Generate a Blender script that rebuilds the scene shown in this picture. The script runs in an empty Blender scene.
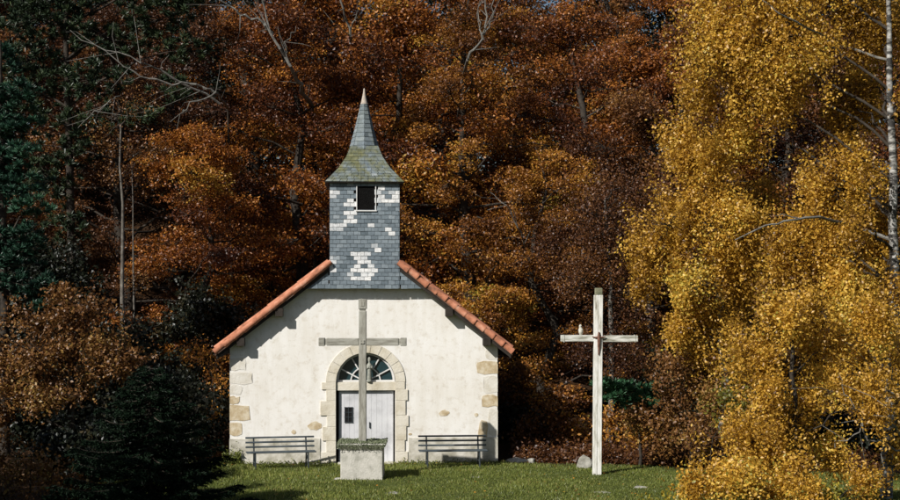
import bpy, bmesh, math
import numpy as np
from mathutils import Vector, Matrix
rng = np.random.default_rng(7)
S = bpy.context.scene
C = S.collection
R = math.radians
F = 1480.0; CAMZ = 4.5; HOR = 297.0

def at(px, py, d):
    """a point of the place seen at photo pixel px,py and d metres away"""
    return np.array([(px-450)*d/F, d, CAMZ-(py-HOR)*d/F])

# ------------------------------------------------------------------ materials
def newmat(name):
    m = bpy.data.materials.new(name); m.use_nodes = True
    nt = m.node_tree; nt.nodes.clear()
    return m, nt
def N(nt, t, **kw):
    n = nt.nodes.new(t)
    for k, v in kw.items(): setattr(n, k, v)
    return n
def ramp(nt, stops, interp='LINEAR'):
    r = N(nt, 'ShaderNodeValToRGB'); r.color_ramp.interpolation = interp
    e = r.color_ramp.elements
    while len(e) < len(stops): e.new(0.5)
    for i, (p, c) in enumerate(stops):
        e[i].position = p; e[i].color = (*c, 1)
    return r
def noise(nt, vec, scale, detail=4, rough=.55):
    n = N(nt, 'ShaderNodeTexNoise'); n.inputs['Scale'].default_value = scale
    n.inputs['Detail'].default_value = detail; n.inputs['Roughness'].default_value = rough
    nt.links.new(vec, n.inputs['Vector']); return n
def mixc(nt, fac, a, b, mode='MIX'):
    m = N(nt, 'ShaderNodeMix', data_type='RGBA', blend_type=mode)
    if isinstance(fac, (int, float)): m.inputs[0].default_value = fac
    else: nt.links.new(fac, m.inputs[0])
    for i, x in ((6, a), (7, b)):
        if isinstance(x, tuple): m.inputs[i].default_value = (*x, 1)
        else: nt.links.new(x, m.inputs[i])
    return m.outputs[2]
def bump(nt, h, strength, dist=.02):
    b = N(nt, 'ShaderNodeBump'); b.inputs['Strength'].default_value = strength
    b.inputs['Distance'].default_value = dist; nt.links.new(h, b.inputs['Height']); return b.outputs[0]
def out(nt, sh):
    o = N(nt, 'ShaderNodeOutputMaterial'); nt.links.new(sh, o.inputs['Surface'])
def princ(nt, col, rough=.8, spec=.3, normal=None):
    p = N(nt, 'ShaderNodeBsdfPrincipled')
    if isinstance(col, tuple): p.inputs['Base Color'].default_value = (*col, 1)
    else: nt.links.new(col, p.inputs['Base Color'])
    if isinstance(rough, (int, float)): p.inputs['Roughness'].default_value = rough
    else: nt.links.new(rough, p.inputs['Roughness'])
    p.inputs['Specular IOR Level'].default_value = spec
    if normal is not None: nt.links.new(normal, p.inputs['Normal'])
    return p.outputs[0]
def objco(nt): return N(nt, 'ShaderNodeTexCoord').outputs['Object']

def mottled(name, stops, scale, bscale=None, bstr=.3, rough=.85, spec=.25, detail=5, stretch=None):
    m, nt = newmat(name); v = objco(nt)
    if stretch:
        mp = N(nt, 'ShaderNodeMapping'); mp.inputs['Scale'].default_value = stretch
        nt.links.new(v, mp.inputs[0]); v = mp.outputs[0]
    n = noise(nt, v, scale, detail); r = ramp(nt, stops); nt.links.new(n.outputs[0], r.inputs[0])
    b = noise(nt, v, bscale or scale*5, 4)
    out(nt, princ(nt, r.outputs[0], rough, spec, bump(nt, b.outputs[0], bstr)))
    return m

def leafmat(name, stops, trans=.28, gloss=.035):
    """leaf colour runs over the ramp by the leaf's own tint"""
    m, nt = newmat(name)
    a = N(nt, 'ShaderNodeAttribute', attribute_name='tint')
    oi = N(nt, 'ShaderNodeObjectInfo')
    ma = N(nt, 'ShaderNodeMath', operation='MULTIPLY_ADD'); nt.links.new(oi.outputs['Random'], ma.inputs[0])
    ma.inputs[1].default_value = .16; nt.links.new(a.outputs['Fac'], ma.inputs[2])
    su = N(nt, 'ShaderNodeMath', operation='SUBTRACT'); nt.links.new(ma.outputs[0], su.inputs[0]); su.inputs[1].default_value = .08
    r = ramp(nt, stops); nt.links.new(su.outputs[0], r.inputs[0])
    d = N(nt, 'ShaderNodeBsdfDiffuse'); t = N(nt, 'ShaderNodeBsdfTranslucent')
    nt.links.new(r.outputs[0], d.inputs[0]); nt.links.new(r.outputs[0], t.inputs[0])
    mx = N(nt, 'ShaderNodeMixShader'); mx.inputs[0].default_value = trans
    nt.links.new(d.outputs[0], mx.inputs[1]); nt.links.new(t.outputs[0], mx.inputs[2])
    g = N(nt, 'ShaderNodeBsdfGlossy'); g.inputs['Roughness'].default_value = .45
    m2 = N(nt, 'ShaderNodeMixShader'); m2.inputs[0].default_value = gloss
    nt.links.new(mx.outputs[0], m2.inputs[1]); nt.links.new(g.outputs[0], m2.inputs[2])
    out(nt, m2.outputs[0]); return m

M = {}
M['rust'] = leafmat('rust beech leaves', [(0, (.045, .014, .007)), (.35, (.13, .038, .010)), (.65, (.36, .122, .020)), (.9, (.54, .23, .034)), (1, (.36, .21, .03))])
M['orange'] = leafmat('orange beech leaves', [(0, (.06, .02, .008)), (.3, (.16, .058, .013)), (.6, (.40, .165, .024)), (.85, (.56, .29, .042)), (1, (.32, .26, .035))])
M['brown'] = leafmat('brown autumn leaves', [(0, (.035, .014, .010)), (.4, (.10, .038, .014)), (.75, (.20, .082, .022)), (1, (.30, .15, .04))])
M['tan'] = leafmat('tan oak leaves', [(0, (.05, .028, .010)), (.4, (.15, .064, .020)), (.75, (.27, .13, .036)), (1, (.33, .21, .05))])
M['yellow'] = leafmat('yellow birch leaves', [(0, (.13, .055, .010)), (.3, (.44, .24, .03)), (.65, (.74, .43, .055)), (.9, (.88, .60, .11)), (1, (.40, .38, .06))], .45)
M['yellowgreen'] = leafmat('green turning leaves', [(0, (.07, .06, .012)), (.4, (.19, .19, .03)), (.75, (.42, .32, .035)), (1, (.55, .38, .04))], .34)
M['sprig'] = leafmat('green pine needles', [(0, (.018, .050, .022)), (.5, (.045, .13, .058)), (1, (.09, .22, .10))], .1)
M['dark'] = leafmat('near-black shade leaves', [(0, (.006, .009, .005)), (.6, (.014, .018, .009)), (1, (.05, .035, .012))], .1)  # near-black: the deep shade of the wood put into leaf colour
M['pine'] = leafmat('blue green pine needles', [(0, (.010, .030, .018)), (.5, (.024, .070, .042)), (1, (.055, .13, .07))], .1)
M['olive'] = leafmat('olive conifer needles', [(0, (.012, .022, .012)), (.5, (.03, .05, .024)), (1, (.07, .095, .035))], .1)
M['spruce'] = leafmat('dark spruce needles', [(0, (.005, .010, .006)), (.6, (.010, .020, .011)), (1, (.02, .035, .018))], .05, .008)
M['grass'] = leafmat('lawn grass blades', [(0, (.08, .10, .024)), (.45, (.185, .22, .048)), (.8, (.28, .29, .07)), (1, (.36, .29, .11))], .3, .02)
M['moss'] = leafmat('moss tufts', [(0, (.08, .10, .05)), (.6, (.20, .24, .13)), (1, (.36, .37, .25))], .2)
M['bark'] = mottled('grey bark', [(.3, (.06, .052, .043)), (.55, (.14, .125, .105)), (.75, (.26, .25, .21))], 6, 20, .5)
M['darkbark'] = mottled('dark bark', [(.3, (.018, .014, .011)), (.7, (.06, .048, .036))], 6, 20, .5)
M['deadwood'] = mottled('bleached dead wood', [(.3, (.08, .075, .065)), (.7, (.22, .21, .185))], 8, 25, .4)

def birchbark():
    m, nt = newmat('birch bark'); v = objco(nt)
    mp = N(nt, 'ShaderNodeMapping'); mp.inputs['Scale'].default_value = (2.2, 2.2, 5.5); nt.links.new(v, mp.inputs[0])
    n = noise(nt, mp.outputs[0], 1.6, 5, .65)
    r = ramp(nt, [(.43, (.03, .028, .026)), (.52, (.22, .21, .19)), (.66, (.50, .49, .46))]); nt.links.new(n.outputs[0], r.inputs[0])
    out(nt, princ(nt, r.outputs[0], .7, .3, bump(nt, n.outputs[0], .4))); return m
M['birch'] = birchbark()

def plaster():
    m, nt = newmat('lime plaster'); v = objco(nt)
    n1 = noise(nt, v, .8, 5, .6); n2 = noise(nt, v, 5, 6, .65); n3 = noise(nt, v, 40, 3)
    r1 = ramp(nt, [(.35, (.81, .775, .71)), (.55, (.865, .84, .79)), (.7, (.88, .86, .82))]); nt.links.new(n1.outputs[0], r1.inputs[0])
    r2 = ramp(nt, [(.34, (.76, .71, .63)), (.47, (1, 1, 1)), (1, (1, 1, 1))]); nt.links.new(n2.outputs[0], r2.inputs[0])
    c = mixc(nt, .55, r1.outputs[0], r2.outputs[0], 'MULTIPLY')
    # run-off streaks
    mp = N(nt, 'ShaderNodeMapping'); mp.inputs['Scale'].default_value = (3.2, 3.2, .35); nt.links.new(v, mp.inputs[0])
    n4 = noise(nt, mp.outputs[0], 1.5, 4, .6); r4 = ramp(nt, [(.42, (.86, .84, .79)), (.55, (1, 1, 1))]); nt.links.new(n4.outputs[0], r4.inputs[0])
    c = mixc(nt, .3, c, r4.outputs[0], 'MULTIPLY')
    n5 = noise(nt, v, 2.6, 7, .7); r5 = ramp(nt, [(.60, (1, 1, 1)), (.66, (.80, .75, .66)), (.72, (.70, .64, .54))]); nt.links.new(n5.outputs[0], r5.inputs[0])
    c = mixc(nt, .35, c, r5.outputs[0], 'MULTIPLY')
    n6 = noise(nt, v, 1.1, 8, .75); r6 = ramp(nt, [(.493, (1, 1, 1)), (.5, (.62, .59, .54)), (.507, (1, 1, 1))]); nt.links.new(n6.outputs[0], r6.inputs[0])
    c = mixc(nt, .28, c, r6.outputs[0], 'MULTIPLY')
    ad = N(nt, 'ShaderNodeMath', operation='ADD'); nt.links.new(n2.outputs[0], ad.inputs[0]); nt.links.new(n3.outputs[0], ad.inputs[1])
    out(nt, princ(nt, c, .9, .15, bump(nt, ad.outputs[0], .35, .012))); return m
M['plaster'] = plaster()
M['plinth'] = mottled('grey weathered render', [(.32, (.34, .32, .25)), (.5, (.56, .53, .45)), (.66, (.70, .67, .60))], 3.2, 18, .4)
M['tanstone'] = mottled('tan ashlar stone', [(.3, (.40, .30, .17)), (.48, (.56, .45, .29)), (.66, (.70, .62, .47))], 5.5, 22, .4)
M['palestone'] = mottled('pale ashlar stone', [(.3, (.54, .48, .36)), (.5, (.69, .635, .52)), (.72, (.78, .74, .65))], 2.2, 22, .4)
M['terracotta'] = mottled('terracotta tile', [(.27, (.17, .085, .055)), (.42, (.40, .155, .085)), (.58, (.52, .22, .13)), (.75, (.60, .36, .25))], 4.5, 30, .35)
M['roofdark'] = mottled('old brown roof tiles', [(.3, (.07, .045, .035)), (.7, (.17, .10, .07))], 6, 20, .5)
M['timber'] = mottled('dark roof timber', [(.3, (.02, .016, .013)), (.7, (.05, .04, .032))], 5, 30, .4)
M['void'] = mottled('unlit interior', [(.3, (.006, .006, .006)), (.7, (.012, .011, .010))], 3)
M['doorpaint'] = mottled('white door paint', [(.3, (.50, .50, .51)), (.5, (.67, .67, .685)), (.75, (.73, .73, .74))], 2.2, 40, .12, .5, .4)
M['framepaint'] = mottled('white frame paint', [(.3, (.62, .61, .58)), (.7, (.76, .75, .73))], 5, 40, .15, .55, .4)
M['greywood'] = mottled('weathered grey oak', [(.3, (.19, .175, .145)), (.5, (.31, .30, .255)), (.72, (.42, .41, .36))], 3, 9, .5, .9, .15, 6, (5, 5, 1))
M['greywoodx'] = mottled('weathered grey oak arm', [(.3, (.19, .175, .145)), (.5, (.31, .30, .255)), (.72, (.42, .41, .36))], 3, 9, .5, .9, .15, 6, (1, 5, 5))
M['whitewood'] = mottled('peeling white painted wood', [(.30, (.27, .25, .20)), (.42, (.58, .57, .50)), (.6, (.76, .75, .71))], 3, 12, .35, .7, .25, 6, (4, 4, .9))
M['whitewoodx'] = mottled('peeling white painted arm', [(.36, (.22, .21, .16)), (.5, (.48, .48, .42)), (.66, (.72, .71, .67))], 3, 12, .35, .7, .25, 6, (.9, 4, 4))
M['algae'] = mottled('greened wood', [(.3, (.12, .13, .08)), (.7, (.24, .23, .15))], 9, 30, .5)
M['rustiron'] = mottled('rusty iron', [(.3, (.10, .05, .035)), (.7, (.25, .13, .09))], 14, 40, .5)
M['concrete'] = mottled('pale lichened stone', [(.28, (.34, .33, .28)), (.48, (.53, .51, .45)), (.72, (.64, .61, .55))], 4.5, 25, .5)
M['faintstone'] = mottled('limewashed stone', [(.3, (.62, .57, .47)), (.5, (.72, .68, .60)), (.72, (.80, .77, .70))], 4, 20, .4)
M['rock'] = mottled('pale lichened rock', [(.3, (.17, .16, .13)), (.55, (.33, .32, .28)), (.75, (.5, .48, .42))], 5, 16, .7)
M['iron'] = mottled('dark painted iron', [(.3, (.02, .026, .03)), (.7, (.045, .055, .06))], 12, 40, .2, .5, .4)
M['slat'] = mottled('blue grey bench slat', [(.3, (.025, .034, .04)), (.55, (.05, .066, .076)), (.75, (.12, .14, .15))], 4, 30, .3, .6, .3, 5, (.8, 5, 5))
M['statue'] = mottled('grey cast stone', [(.3, (.20, .21, .18)), (.7, (.42, .42, .36))], 14, 40, .4)
M['bird'] = mottled('pale feathers', [(.3, (.42, .40, .33)), (.7, (.68, .66, .58))], 20, 60, .3)
M['lead'] = mottled('bleached spire cap', [(.3, (.32, .27, .22)), (.7, (.52, .45, .38))], 12, 40, .3)
M['litter'] = mottled('leaf litter', [(.3, (.022, .013, .008)), (.5, (.06, .03, .014)), (.72, (.13, .065, .024))], 3, 24, .8)

def glassm():
    m, nt = newmat('old window glass'); v = objco(nt); n = noise(nt, v, 5, 2)
    out(nt, princ(nt, (.018, .045, .052), .12, .6, bump(nt, n.outputs[0], .15, .02))); return m
M['glass'] = glassm()

def lawn():
    m, nt = newmat('lawn and forest ground'); v = objco(nt)
    a = N(nt, 'ShaderNodeAttribute', attribute_name='lawn')
    n = noise(nt, v, 1.3, 6, .62); r = ramp(nt, [(.3, (.045, .058, .016)), (.5, (.085, .105, .026)), (.7, (.13, .14, .04))]); nt.links.new(n.outputs[0], r.inputs[0])
    n2 = noise(nt, v, 4, 6, .7); r2 = ramp(nt, [(.3, (.018, .011, .007)), (.55, (.05, .026, .012)), (.75, (.11, .055, .02))]); nt.links.new(n2.outputs[0], r2.inputs[0])
    c = mixc(nt, a.outputs['Fac'], r2.outputs[0], r.outputs[0])
    n3 = noise(nt, v, 22, 5, .7)
    out(nt, princ(nt, c, .95, .1, bump(nt, n3.outputs[0], .8, .05))); return m
M['ground'] = lawn()

def slatem(name, mossy=0.):
    m, nt = newmat(name); v = objco(nt)
    a = N(nt, 'ShaderNodeAttribute', attribute_name='tint')
    r = ramp(nt, [(0, (.085, .11, .125)), (.35, (.15, .185, .21)), (.7, (.22, .26, .285)), (.86, (.31, .345, .365)), (.9, (.62, .63, .63)), (1, (.80, .79, .77))])
    nt.links.new(a.outputs['Fac'], r.inputs[0])
    g1 = ramp(nt, [(.868, (0, 0, 0)), (.872, (1, 1, 1))]); nt.links.new(a.outputs['Fac'], g1.inputs[0])
    ne = noise(nt, v, 11, 6, .7); g2 = ramp(nt, [(.34, (.85, .85, .85)), (.44, (0, 0, 0))]); nt.links.new(ne.outputs[0], g2.inputs[0])
    mm = N(nt, 'ShaderNodeMath', operation='MULTIPLY'); nt.links.new(g1.outputs[0], mm.inputs[0]); nt.links.new(g2.outputs[0], mm.inputs[1])
    n = noise(nt, v, 18, 5, .65); rn = ramp(nt, [(.3, (.70, .70, .70)), (.6, (1.1, 1.1, 1.1))]); nt.links.new(n.outputs[0], rn.inputs[0])
    c = mixc(nt, mm.outputs[0], r.outputs[0], (.20, .24, .26)); c = mixc(nt, .9, c, rn.outputs[0], 'MULTIPLY')
    if mossy:
        n2 = noise(nt, v, 3.5, 5, .65); f = ramp(nt, [(.34, (0, 0, 0)), (.6, (mossy,)*3)]); nt.links.new(n2.outputs[0], f.inputs[0])
        n3 = noise(nt, v, 9, 4); mc = ramp(nt, [(.3, (.06, .07, .025)), (.7, (.19, .185, .085))]); nt.links.new(n3.outputs[0], mc.inputs[0])
        c = mixc(nt, f.outputs[0], c, mc.outputs[0])
    out(nt, princ(nt, c, .5 if not mossy else .8, .4, bump(nt, n.outputs[0], .25, .01))); return m
M['slate'] = slatem('blue grey slates'); M['mossyslate'] = slatem('mossy slates', .95); M['spireslate'] = slatem('spire slates', .25)

# ------------------------------------------------------------------ mesh helpers
class Geo:
    def __init__(s): s.v = []; s.q = []; s.t = []; s.n = 0
    def add(s, v, q, t=None):
        v = np.asarray(v, float).reshape(-1, 3); q = np.asarray(q, int).reshape(-1, 4)
        s.v.append(v); s.q.append(q+s.n); s.t.append(np.full(len(v), .5) if t is None else np.asarray(t, float)); s.n += len(v)
    def mesh(s, name, mat, smooth=False):
        v = np.concatenate(s.v); q = np.concatenate(s.q); t = np.concatenate(s.t)
        me = bpy.data.meshes.new(name); nq = len(q)
        me.vertices.add(len(v)); me.vertices.foreach_set('co', v.astype(np.float32).ravel())
        me.loops.add(nq*4); me.loops.foreach_set('vertex_index', q.astype(np.int32).ravel())
        me.polygons.add(nq); me.polygons.foreach_set('loop_start', np.arange(0, nq*4, 4, dtype=np.int32))
        me.polygons.foreach_set('use_smooth', np.full(nq, smooth))
        at_ = me.attributes.new('tint', 'FLOAT', 'POINT'); at_.data.foreach_set('value', t.astype(np.float32))
        me.update(calc_edges=True)
        me.materials.append(mat); return me

def unit(a):
    return a/np.maximum(np.linalg.norm(a, axis=-1, keepdims=True), 1e-9)
def prisms(g, A, B, ra, rb, k=4):
    A = np.asarray(A, float).reshape(-1, 3); B = np.asarray(B, float).reshape(-1, 3); n = len(A)
    ra = np.broadcast_to(ra, n)[:, None, None]; rb = np.broadcast_to(rb, n)[:, None, None]
    ax = unit(B-A); ref = np.where(np.abs(ax[:, 2:3]) > .8, [[1., 0, 0]], [[0, 0, 1.]])
    u = unit(np.cross(ax, ref)); w = np.cross(ax, u)
    an = np.arange(k)*2*math.pi/k
    ring = np.cos(an)[None, :, None]*u[:, None]+np.sin(an)[None, :, None]*w[:, None]
    v = np.concatenate([A[:, None]+ra*ring, B[:, None]+rb*ring], 1)
    i = np.arange(k); j = (i+1) % k
    q = np.stack([i, j, j+k, i+k], 1)[None]+(np.arange(n)*2*k)[:, None, None]
    g.add(v, q)
def tube(g, P, r, k=8):
    """one continuous tube through the points P"""
    P = np.asarray(P, float); n = len(P); r = np.broadcast_to(r, n)
    T = unit(np.gradient(P, axis=0)); ref = np.array([0, 1., 0]) if abs(T[:, 1]).max() < .8 else np.array([1., 0, 0])
    if abs(T @ ref).max() > .95: ref = np.array([0, 0, 1.])
    u = unit(np.cross(T, ref)); w = np.cross(T, u); an = np.arange(k)*2*math.pi/k
    v = P[:, None]+r[:, None, None]*(np.cos(an)[None, :, None]*u[:, None]+np.sin(an)[None, :, None]*w[:, None])
    i = np.arange(k); j = (i+1) % k
    q = (np.stack([i, j, j+k, i+k], 1)[None]+(np.arange(n-1)*k)[:, None, None]).reshape(-1, 4)
    g.add(v.reshape(-1, 3), q)
    for e, o in ((0, 1), (n-1, -1)):      # caps
        b = v[e]; c = b.mean(0)
        vv = np.concatenate([b, [c]]); qq = [[a, (a+1) % k, (a+2) % k, k] for a in range(0, k, 2)]
        g.add(vv, qq)
def curve(a, b, bend, n=7, jit=0.):
    a = np.asarray(a, float); b = np.asarray(b, float); t = np.linspace(0, 1, n)[:, None]
    p = a+(b-a)*t+np.asarray(bend, float)*(4*t*(1-t))
    if jit: p[1:-1] += rng.normal(0, jit, (n-2, 3))
    return p
def leaves(g, P, L, W, t, up=.35, droop=0.):
    """one diamond leaf at each point"""
    n = len(P)
    nr = unit(rng.normal(0, 1, (n, 3))+np.array([0, 0, up*2]))
    d = rng.normal(0, 1, (n, 3)); d[:, 2] -= droop
    d = unit(d-nr*(d*nr).sum(1, keepdims=True)); w = np.cross(nr, d)
    L = L*rng.uniform(.65, 1.25, (n, 1)); W = W*rng.uniform(.65, 1.25, (n, 1))
    v = np.stack([P-d*L/2, P+w*W/2-d*L*.05, P+d*L/2+nr*L*.1, P-w*W/2-d*L*.05], 1)
    g.add(v, np.arange(n*4).reshape(n, 4), np.repeat(t, 4))

def bbox_bm(bm, c, s, bev=0., rot=None):
    r = bmesh.ops.create_cube(bm, size=1.); vs = r['verts']
    m = Matrix.Translation(Vector(c)) @ (rot.to_4x4() if rot else Matrix.Identity(4)) @ Matrix.Diagonal((*s, 1))
    bmesh.ops.transform(bm, matrix=m, verts=vs)
    if bev:
        es = list({e for v in vs for e in v.link_edges})
        bmesh.ops.bevel(bm, geom=es, offset=bev, segments=2, affect='EDGES', profile=.5)
    return vs
def bmobj(name, bm, mat, parent=None, smooth=False):
    bmesh.ops.recalc_face_normals(bm, faces=bm.faces)
    me = bpy.data.meshes.new(name); bm.to_mesh(me); bm.free(); me.materials.append(mat)
    if smooth:
        for p in me.polygons: p.use_smooth = True
    o = bpy.data.objects.new(name, me); C.objects.link(o); o.parent = parent; return o
def geoobj(name, g, mat, parent=None, smooth=False):
    o = bpy.data.objects.new(name, g.mesh(name, mat, smooth)); C.objects.link(o); o.parent = parent; return o
def box(name, c, s, mat, parent=None, bev=.006, rot=None):
    bm = bmesh.new(); bbox_bm(bm, c, s, bev, rot); return bmobj(name, bm, mat, parent)
def tag(o, label, cat, group=None, kind=None):
    if kind: o['kind'] = kind
    if kind == 'structure': return o
    o['label'] = label; o['category'] = cat
    if group: o['group'] = group
    return o
def thing(name, label, cat, loc=(0, 0, 0), rz=0., group=None):
    o = bpy.data.objects.new(name, None); C.objects.link(o); o.empty_display_size = .3
    o.location = loc; o.rotation_euler = (0, 0, rz); return tag(o, label, cat, group)
def lathe(g, prof, k=16, c=(0, 0, 0), sx=1., sy=1.):
    an = np.arange(k)*2*math.pi/k; prof = np.asarray(prof, float)
    v = np.stack([prof[:, 0][:, None]*np.cos(an)*sx+c[0], prof[:, 0][:, None]*np.sin(an)*sy+c[1], np.repeat(prof[:, 1][:, None], k, 1)+c[2]], -1)
    i = np.arange(k); j = (i+1) % k
    q = (np.stack([i, j, j+k, i+k], 1)[None]+(np.arange(len(prof)-1)*k)[:, None, None]).reshape(-1, 4)
    g.add(v.reshape(-1, 3), q)
def polyslab(bm, pts, y0, y1):
    """outline in x,z given a thickness from y0 to y1"""
    a = [bm.verts.new((x, y0, z)) for x, z in pts]; b = [bm.verts.new((x, y1, z)) for x, z in pts]
    f1 = bm.faces.new(a); f2 = bm.faces.new(b[::-1]); n = len(pts)
    for i in range(n): bm.faces.new((a[i], b[i], b[(i+1) % n], a[(i+1) % n]))
    bmesh.ops.triangulate(bm, faces=[f1, f2])

# ------------------------------------------------------------------ terrain
def gz(x, y):
    x = np.asarray(x, float); y = np.asarray(y, float)
    z = .03*np.sin(x*1.1+y*.7)+.02*np.sin(x*2.3-y*1.9)
    z = z*np.clip(np.abs(y-39.)/3, .15, 1)
    back = np.clip(y-47, 0, None); z = z+np.minimum(.27*back*np.clip(back/6, 0, 1), 12.5-np.clip(back-60, 0, 900)*.03)
    left = np.clip(-x-9, 0, None); z = z+.10*left*np.clip(left/5, 0, 1)
    z = z-np.clip(27-y, 0, 40)*.12
    z = z-np.clip(np.clip(27-y, 0, None)-22, 0, None)*.0
    return z
def grid(name, x0, x1, y0, y1, nx, ny, mat):
    X, Y = np.meshgrid(np.linspace(x0, x1, nx), np.linspace(y0, y1, ny)); g = Geo()
    v = np.stack([X.ravel(), Y.ravel(), gz(X, Y).ravel()], 1)
    i = np.arange(nx-1)[None]+np.arange(ny-1)[:, None]*nx
    g.add(v, np.stack([i, i+1, i+nx+1, i+nx], -1).reshape(-1, 4))
    o = geoobj(name, g, mat, None, True)
    a = o.data.attributes.new('lawn', 'FLOAT', 'POINT')
    edge = lawn_mask(v[:, 0], v[:, 1])
    a.data.foreach_set('value', edge.astype(np.float32)); return o
def lawn_mask(x, y):
    far = 40.4+.25*np.sin(x*1.7)-np.clip(x-2, 0, 20)*.30
    m = np.clip((far-y)/.5, 0, 1)*np.clip((x+8.5)/.8, 0, 1)
    return m
tag(grid('ground', -160, 160, -30, 420, 321, 451, M['ground']), '', '', kind='structure')

n = 210000
gx = rng.uniform(-9, 12, n); gy = 24+16.6*rng.uniform(0, 1, n)**.8
keep = (lawn_mask(gx, gy) > rng.uniform(0, 1, n)) & ~((np.abs(gx+2.18) < .5) & (np.abs(gy-36.95) < .5)) & ~((gx > -5.95) & (gx < 1.35) & (gy > 40.+.07*(gx+2.3)-.03))
gx = gx[keep]; gy = gy[keep]; n = len(gx)
patch = np.clip(.5+.35*np.sin(gx*.9+1.3*np.sin(gy*.8))*np.sin(gy*1.1+gx*.4)+.3*np.sin(gx*3.1+2*np.sin(gy*2.3))*np.sin(gy*2.7-gx*1.3), 0, 1)
h = rng.uniform(.03, .075, n)*(.65+.6*patch); an = rng.uniform(0, 2*math.pi, n); w = rng.uniform(.006, .012, n)
base = np.stack([gx, gy, gz(gx, gy)-.005], 1); dx = np.stack([np.cos(an), np.sin(an), np.zeros(n)], 1)*w[:, None]
lean = rng.normal(0, .45, (n, 3)); lean[:, 2] = 1; tip = base+unit(lean)*h[:, None]
g = Geo(); g.add(np.stack([base-dx, base+dx, tip+dx*.3, tip-dx*.3], 1), np.arange(n*4).reshape(n, 4),
      np.repeat(np.clip(.12+.38*patch+rng.normal(0, .17, n)+(rng.uniform(0, 1, n) < .07)*.5, 0, 1), 4))
tag(geoobj('lawn_grass', g, M['grass']), 'short green grass covering the lawn before the chapel', 'grass', kind='stuff')
# fallen leaves
n = 5200
fx = rng.uniform(-7, 11, n); fy = rng.uniform(27, 44, n); w = (rng.uniform(0, 1, n) < np.clip(.05+(fx-2)*.05, .06, .5)+(fy > 39.5)*.5)
fx = fx[w]; fy = fy[w]; sel = ~((fx > -6) & (fx < 1.5) & (fy > 39.8)); fx = fx[sel]; fy = fy[sel]
g = Geo(); leaves(g, np.stack([fx, fy, gz(fx, fy)+.045], 1), .07, .05, rng.uniform(.2, 1, len(fx)), 3)
tag(geoobj('fallen_leaves', g, M['orange']), 'scattered fallen autumn leaves on the lawn and wood edge', 'leaves', kind='stuff')

# ------------------------------------------------------------------ chapel
RZ = R(4.)
ch = thing('chapel', 'small white plastered chapel with slate belfry and orange tiled gable edges', 'chapel', (-2.31, 40, 0), RZ)
HW = 3.61; DEP = 8.2; SL = .777; ZR = 6.22; OV = .37
def zr(x): return ZR-SL*abs(x)
def arch(cx, r, z0, n=20, flip=False):
    a = np.linspace(math.pi, 0, n); p = [(cx+r*math.cos(t), z0+r*.99*math.sin(t)) for t in a]
    return p[::-1] if flip else p
DX = .03; DWH = .80; ZT = 2.20
zw = lambda x: zr(x)-.26
bm = bmesh.new()
ap = arch(DX, DWH, ZT, 24)
xs = [-HW, DX-DWH]+[p[0] for p in ap][1:-1]+[DX+DWH, HW]
xs = sorted(xs+[0.])
def low(x): return ZT+math.sqrt(max(0, 1-((x-DX)/DWH)**2))*DWH*.99
for a, b in zip(xs[:-1], xs[1:]):
    ins = a >= DX-DWH-1e-6 and b <= DX+DWH+1e-6
    la, lb = (low(a), low(b)) if ins else (-.6, -.6)
    bm.faces.new([bm.verts.new(p) for p in ((a, 0, la), (b, 0, lb), (b, 0, zw(b)), (a, 0, zw(a)))])
edge = [(DX-DWH, -.6), (DX-DWH, ZT)]+[(x, low(x)) for x in xs if DX-DWH < x < DX+DWH]+[(DX+DWH, ZT), (DX+DWH, -.6)]
for (xa_, za_), (xb_, zb_) in zip(edge[:-1], edge[1:]):
    bm.faces.new([bm.verts.new(p) for p in ((xa_, 0, za_), (xb_, 0, zb_), (xb_, .42, zb_), (xa_, .42, za_))])
for s in (-1, 1): bm.faces.new([bm.verts.new(p) for p in ((s*HW, 0, -.6), (s*HW, DEP, -.6), (s*HW, DEP, zw(HW)), (s*HW, 0, zw(HW)))])
bm.faces.new([bm.verts.new(p) for p in ((-HW, DEP, -.6), (HW, DEP, -.6), (HW, DEP, zw(HW)), (0, DEP, zw(0)), (-HW, DEP, zw(HW)))])
bmesh.ops.remove_doubles(bm, verts=bm.verts, dist=.0005)
bmobj('wall', bm, M['plaster'], ch)
# plinth strips either side of door
for x0, x1 in ((-HW-.012, DX-DWH-.42), (DX+DWH+.36, HW+.012)):
    box('plinth', ((x0+x1)/2, -.004, .05), (x1-x0, .04, 1.28), M['plinth'], ch, .008)
def stone(px0, px1, py0, py1, mat, proud=.008, jit=.028):
    x0, x1 = (px0-364.5)/37, (px1-364.5)/37; z0, z1 = (463-py1)/37, (463-py0)/37
    pts = []
    for (a, b, c, d) in ((x0, z0, x0, z1), (x0, z1, x1, z1), (x1, z1, x1, z0), (x1, z0, x0, z0)):
        for t in (0, .33, .66): pts.append((a+(c-a)*t+rng.normal(0, jit*.6), b+(d-b)*t+rng.normal(0, jit*.6)))
    # rounded corners
    cx, cz = (x0+x1)/2, (z0+z1)/2
    for k in (0, 3, 6, 9):
        x, z = pts[k]; pts[k] = (x+(cx-x)*.05, z+(cz-z)*.10)
    clampx = lambda x: min(max(x, -HW-.008), HW+.008)
    bm = bmesh.new(); polyslab(bm, [(clampx(x), z) for x, z in pts], -proud, .006)
    return bmobj('quoin', bm, mat, ch)
for a in [(230, 251, 404, 420), (230, 240, 395, 403), (230, 243, 421, 434)]: stone(*a, M['tanstone'])
for a in [(230, 246, 357, 369), (230, 253, 371, 383), (230, 243, 384, 393)]: stone(*a, M['faintstone'], .006)
for a in [(477, 499, 361, 374), (482, 499, 395, 407), (479, 488, 421, 441)]: stone(*a, M['tanstone'])
for a in [(484, 499, 376, 393), (489, 499, 409, 436), (486, 499, 346, 359)]: stone(*a, M['faintstone'], .006)
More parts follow.
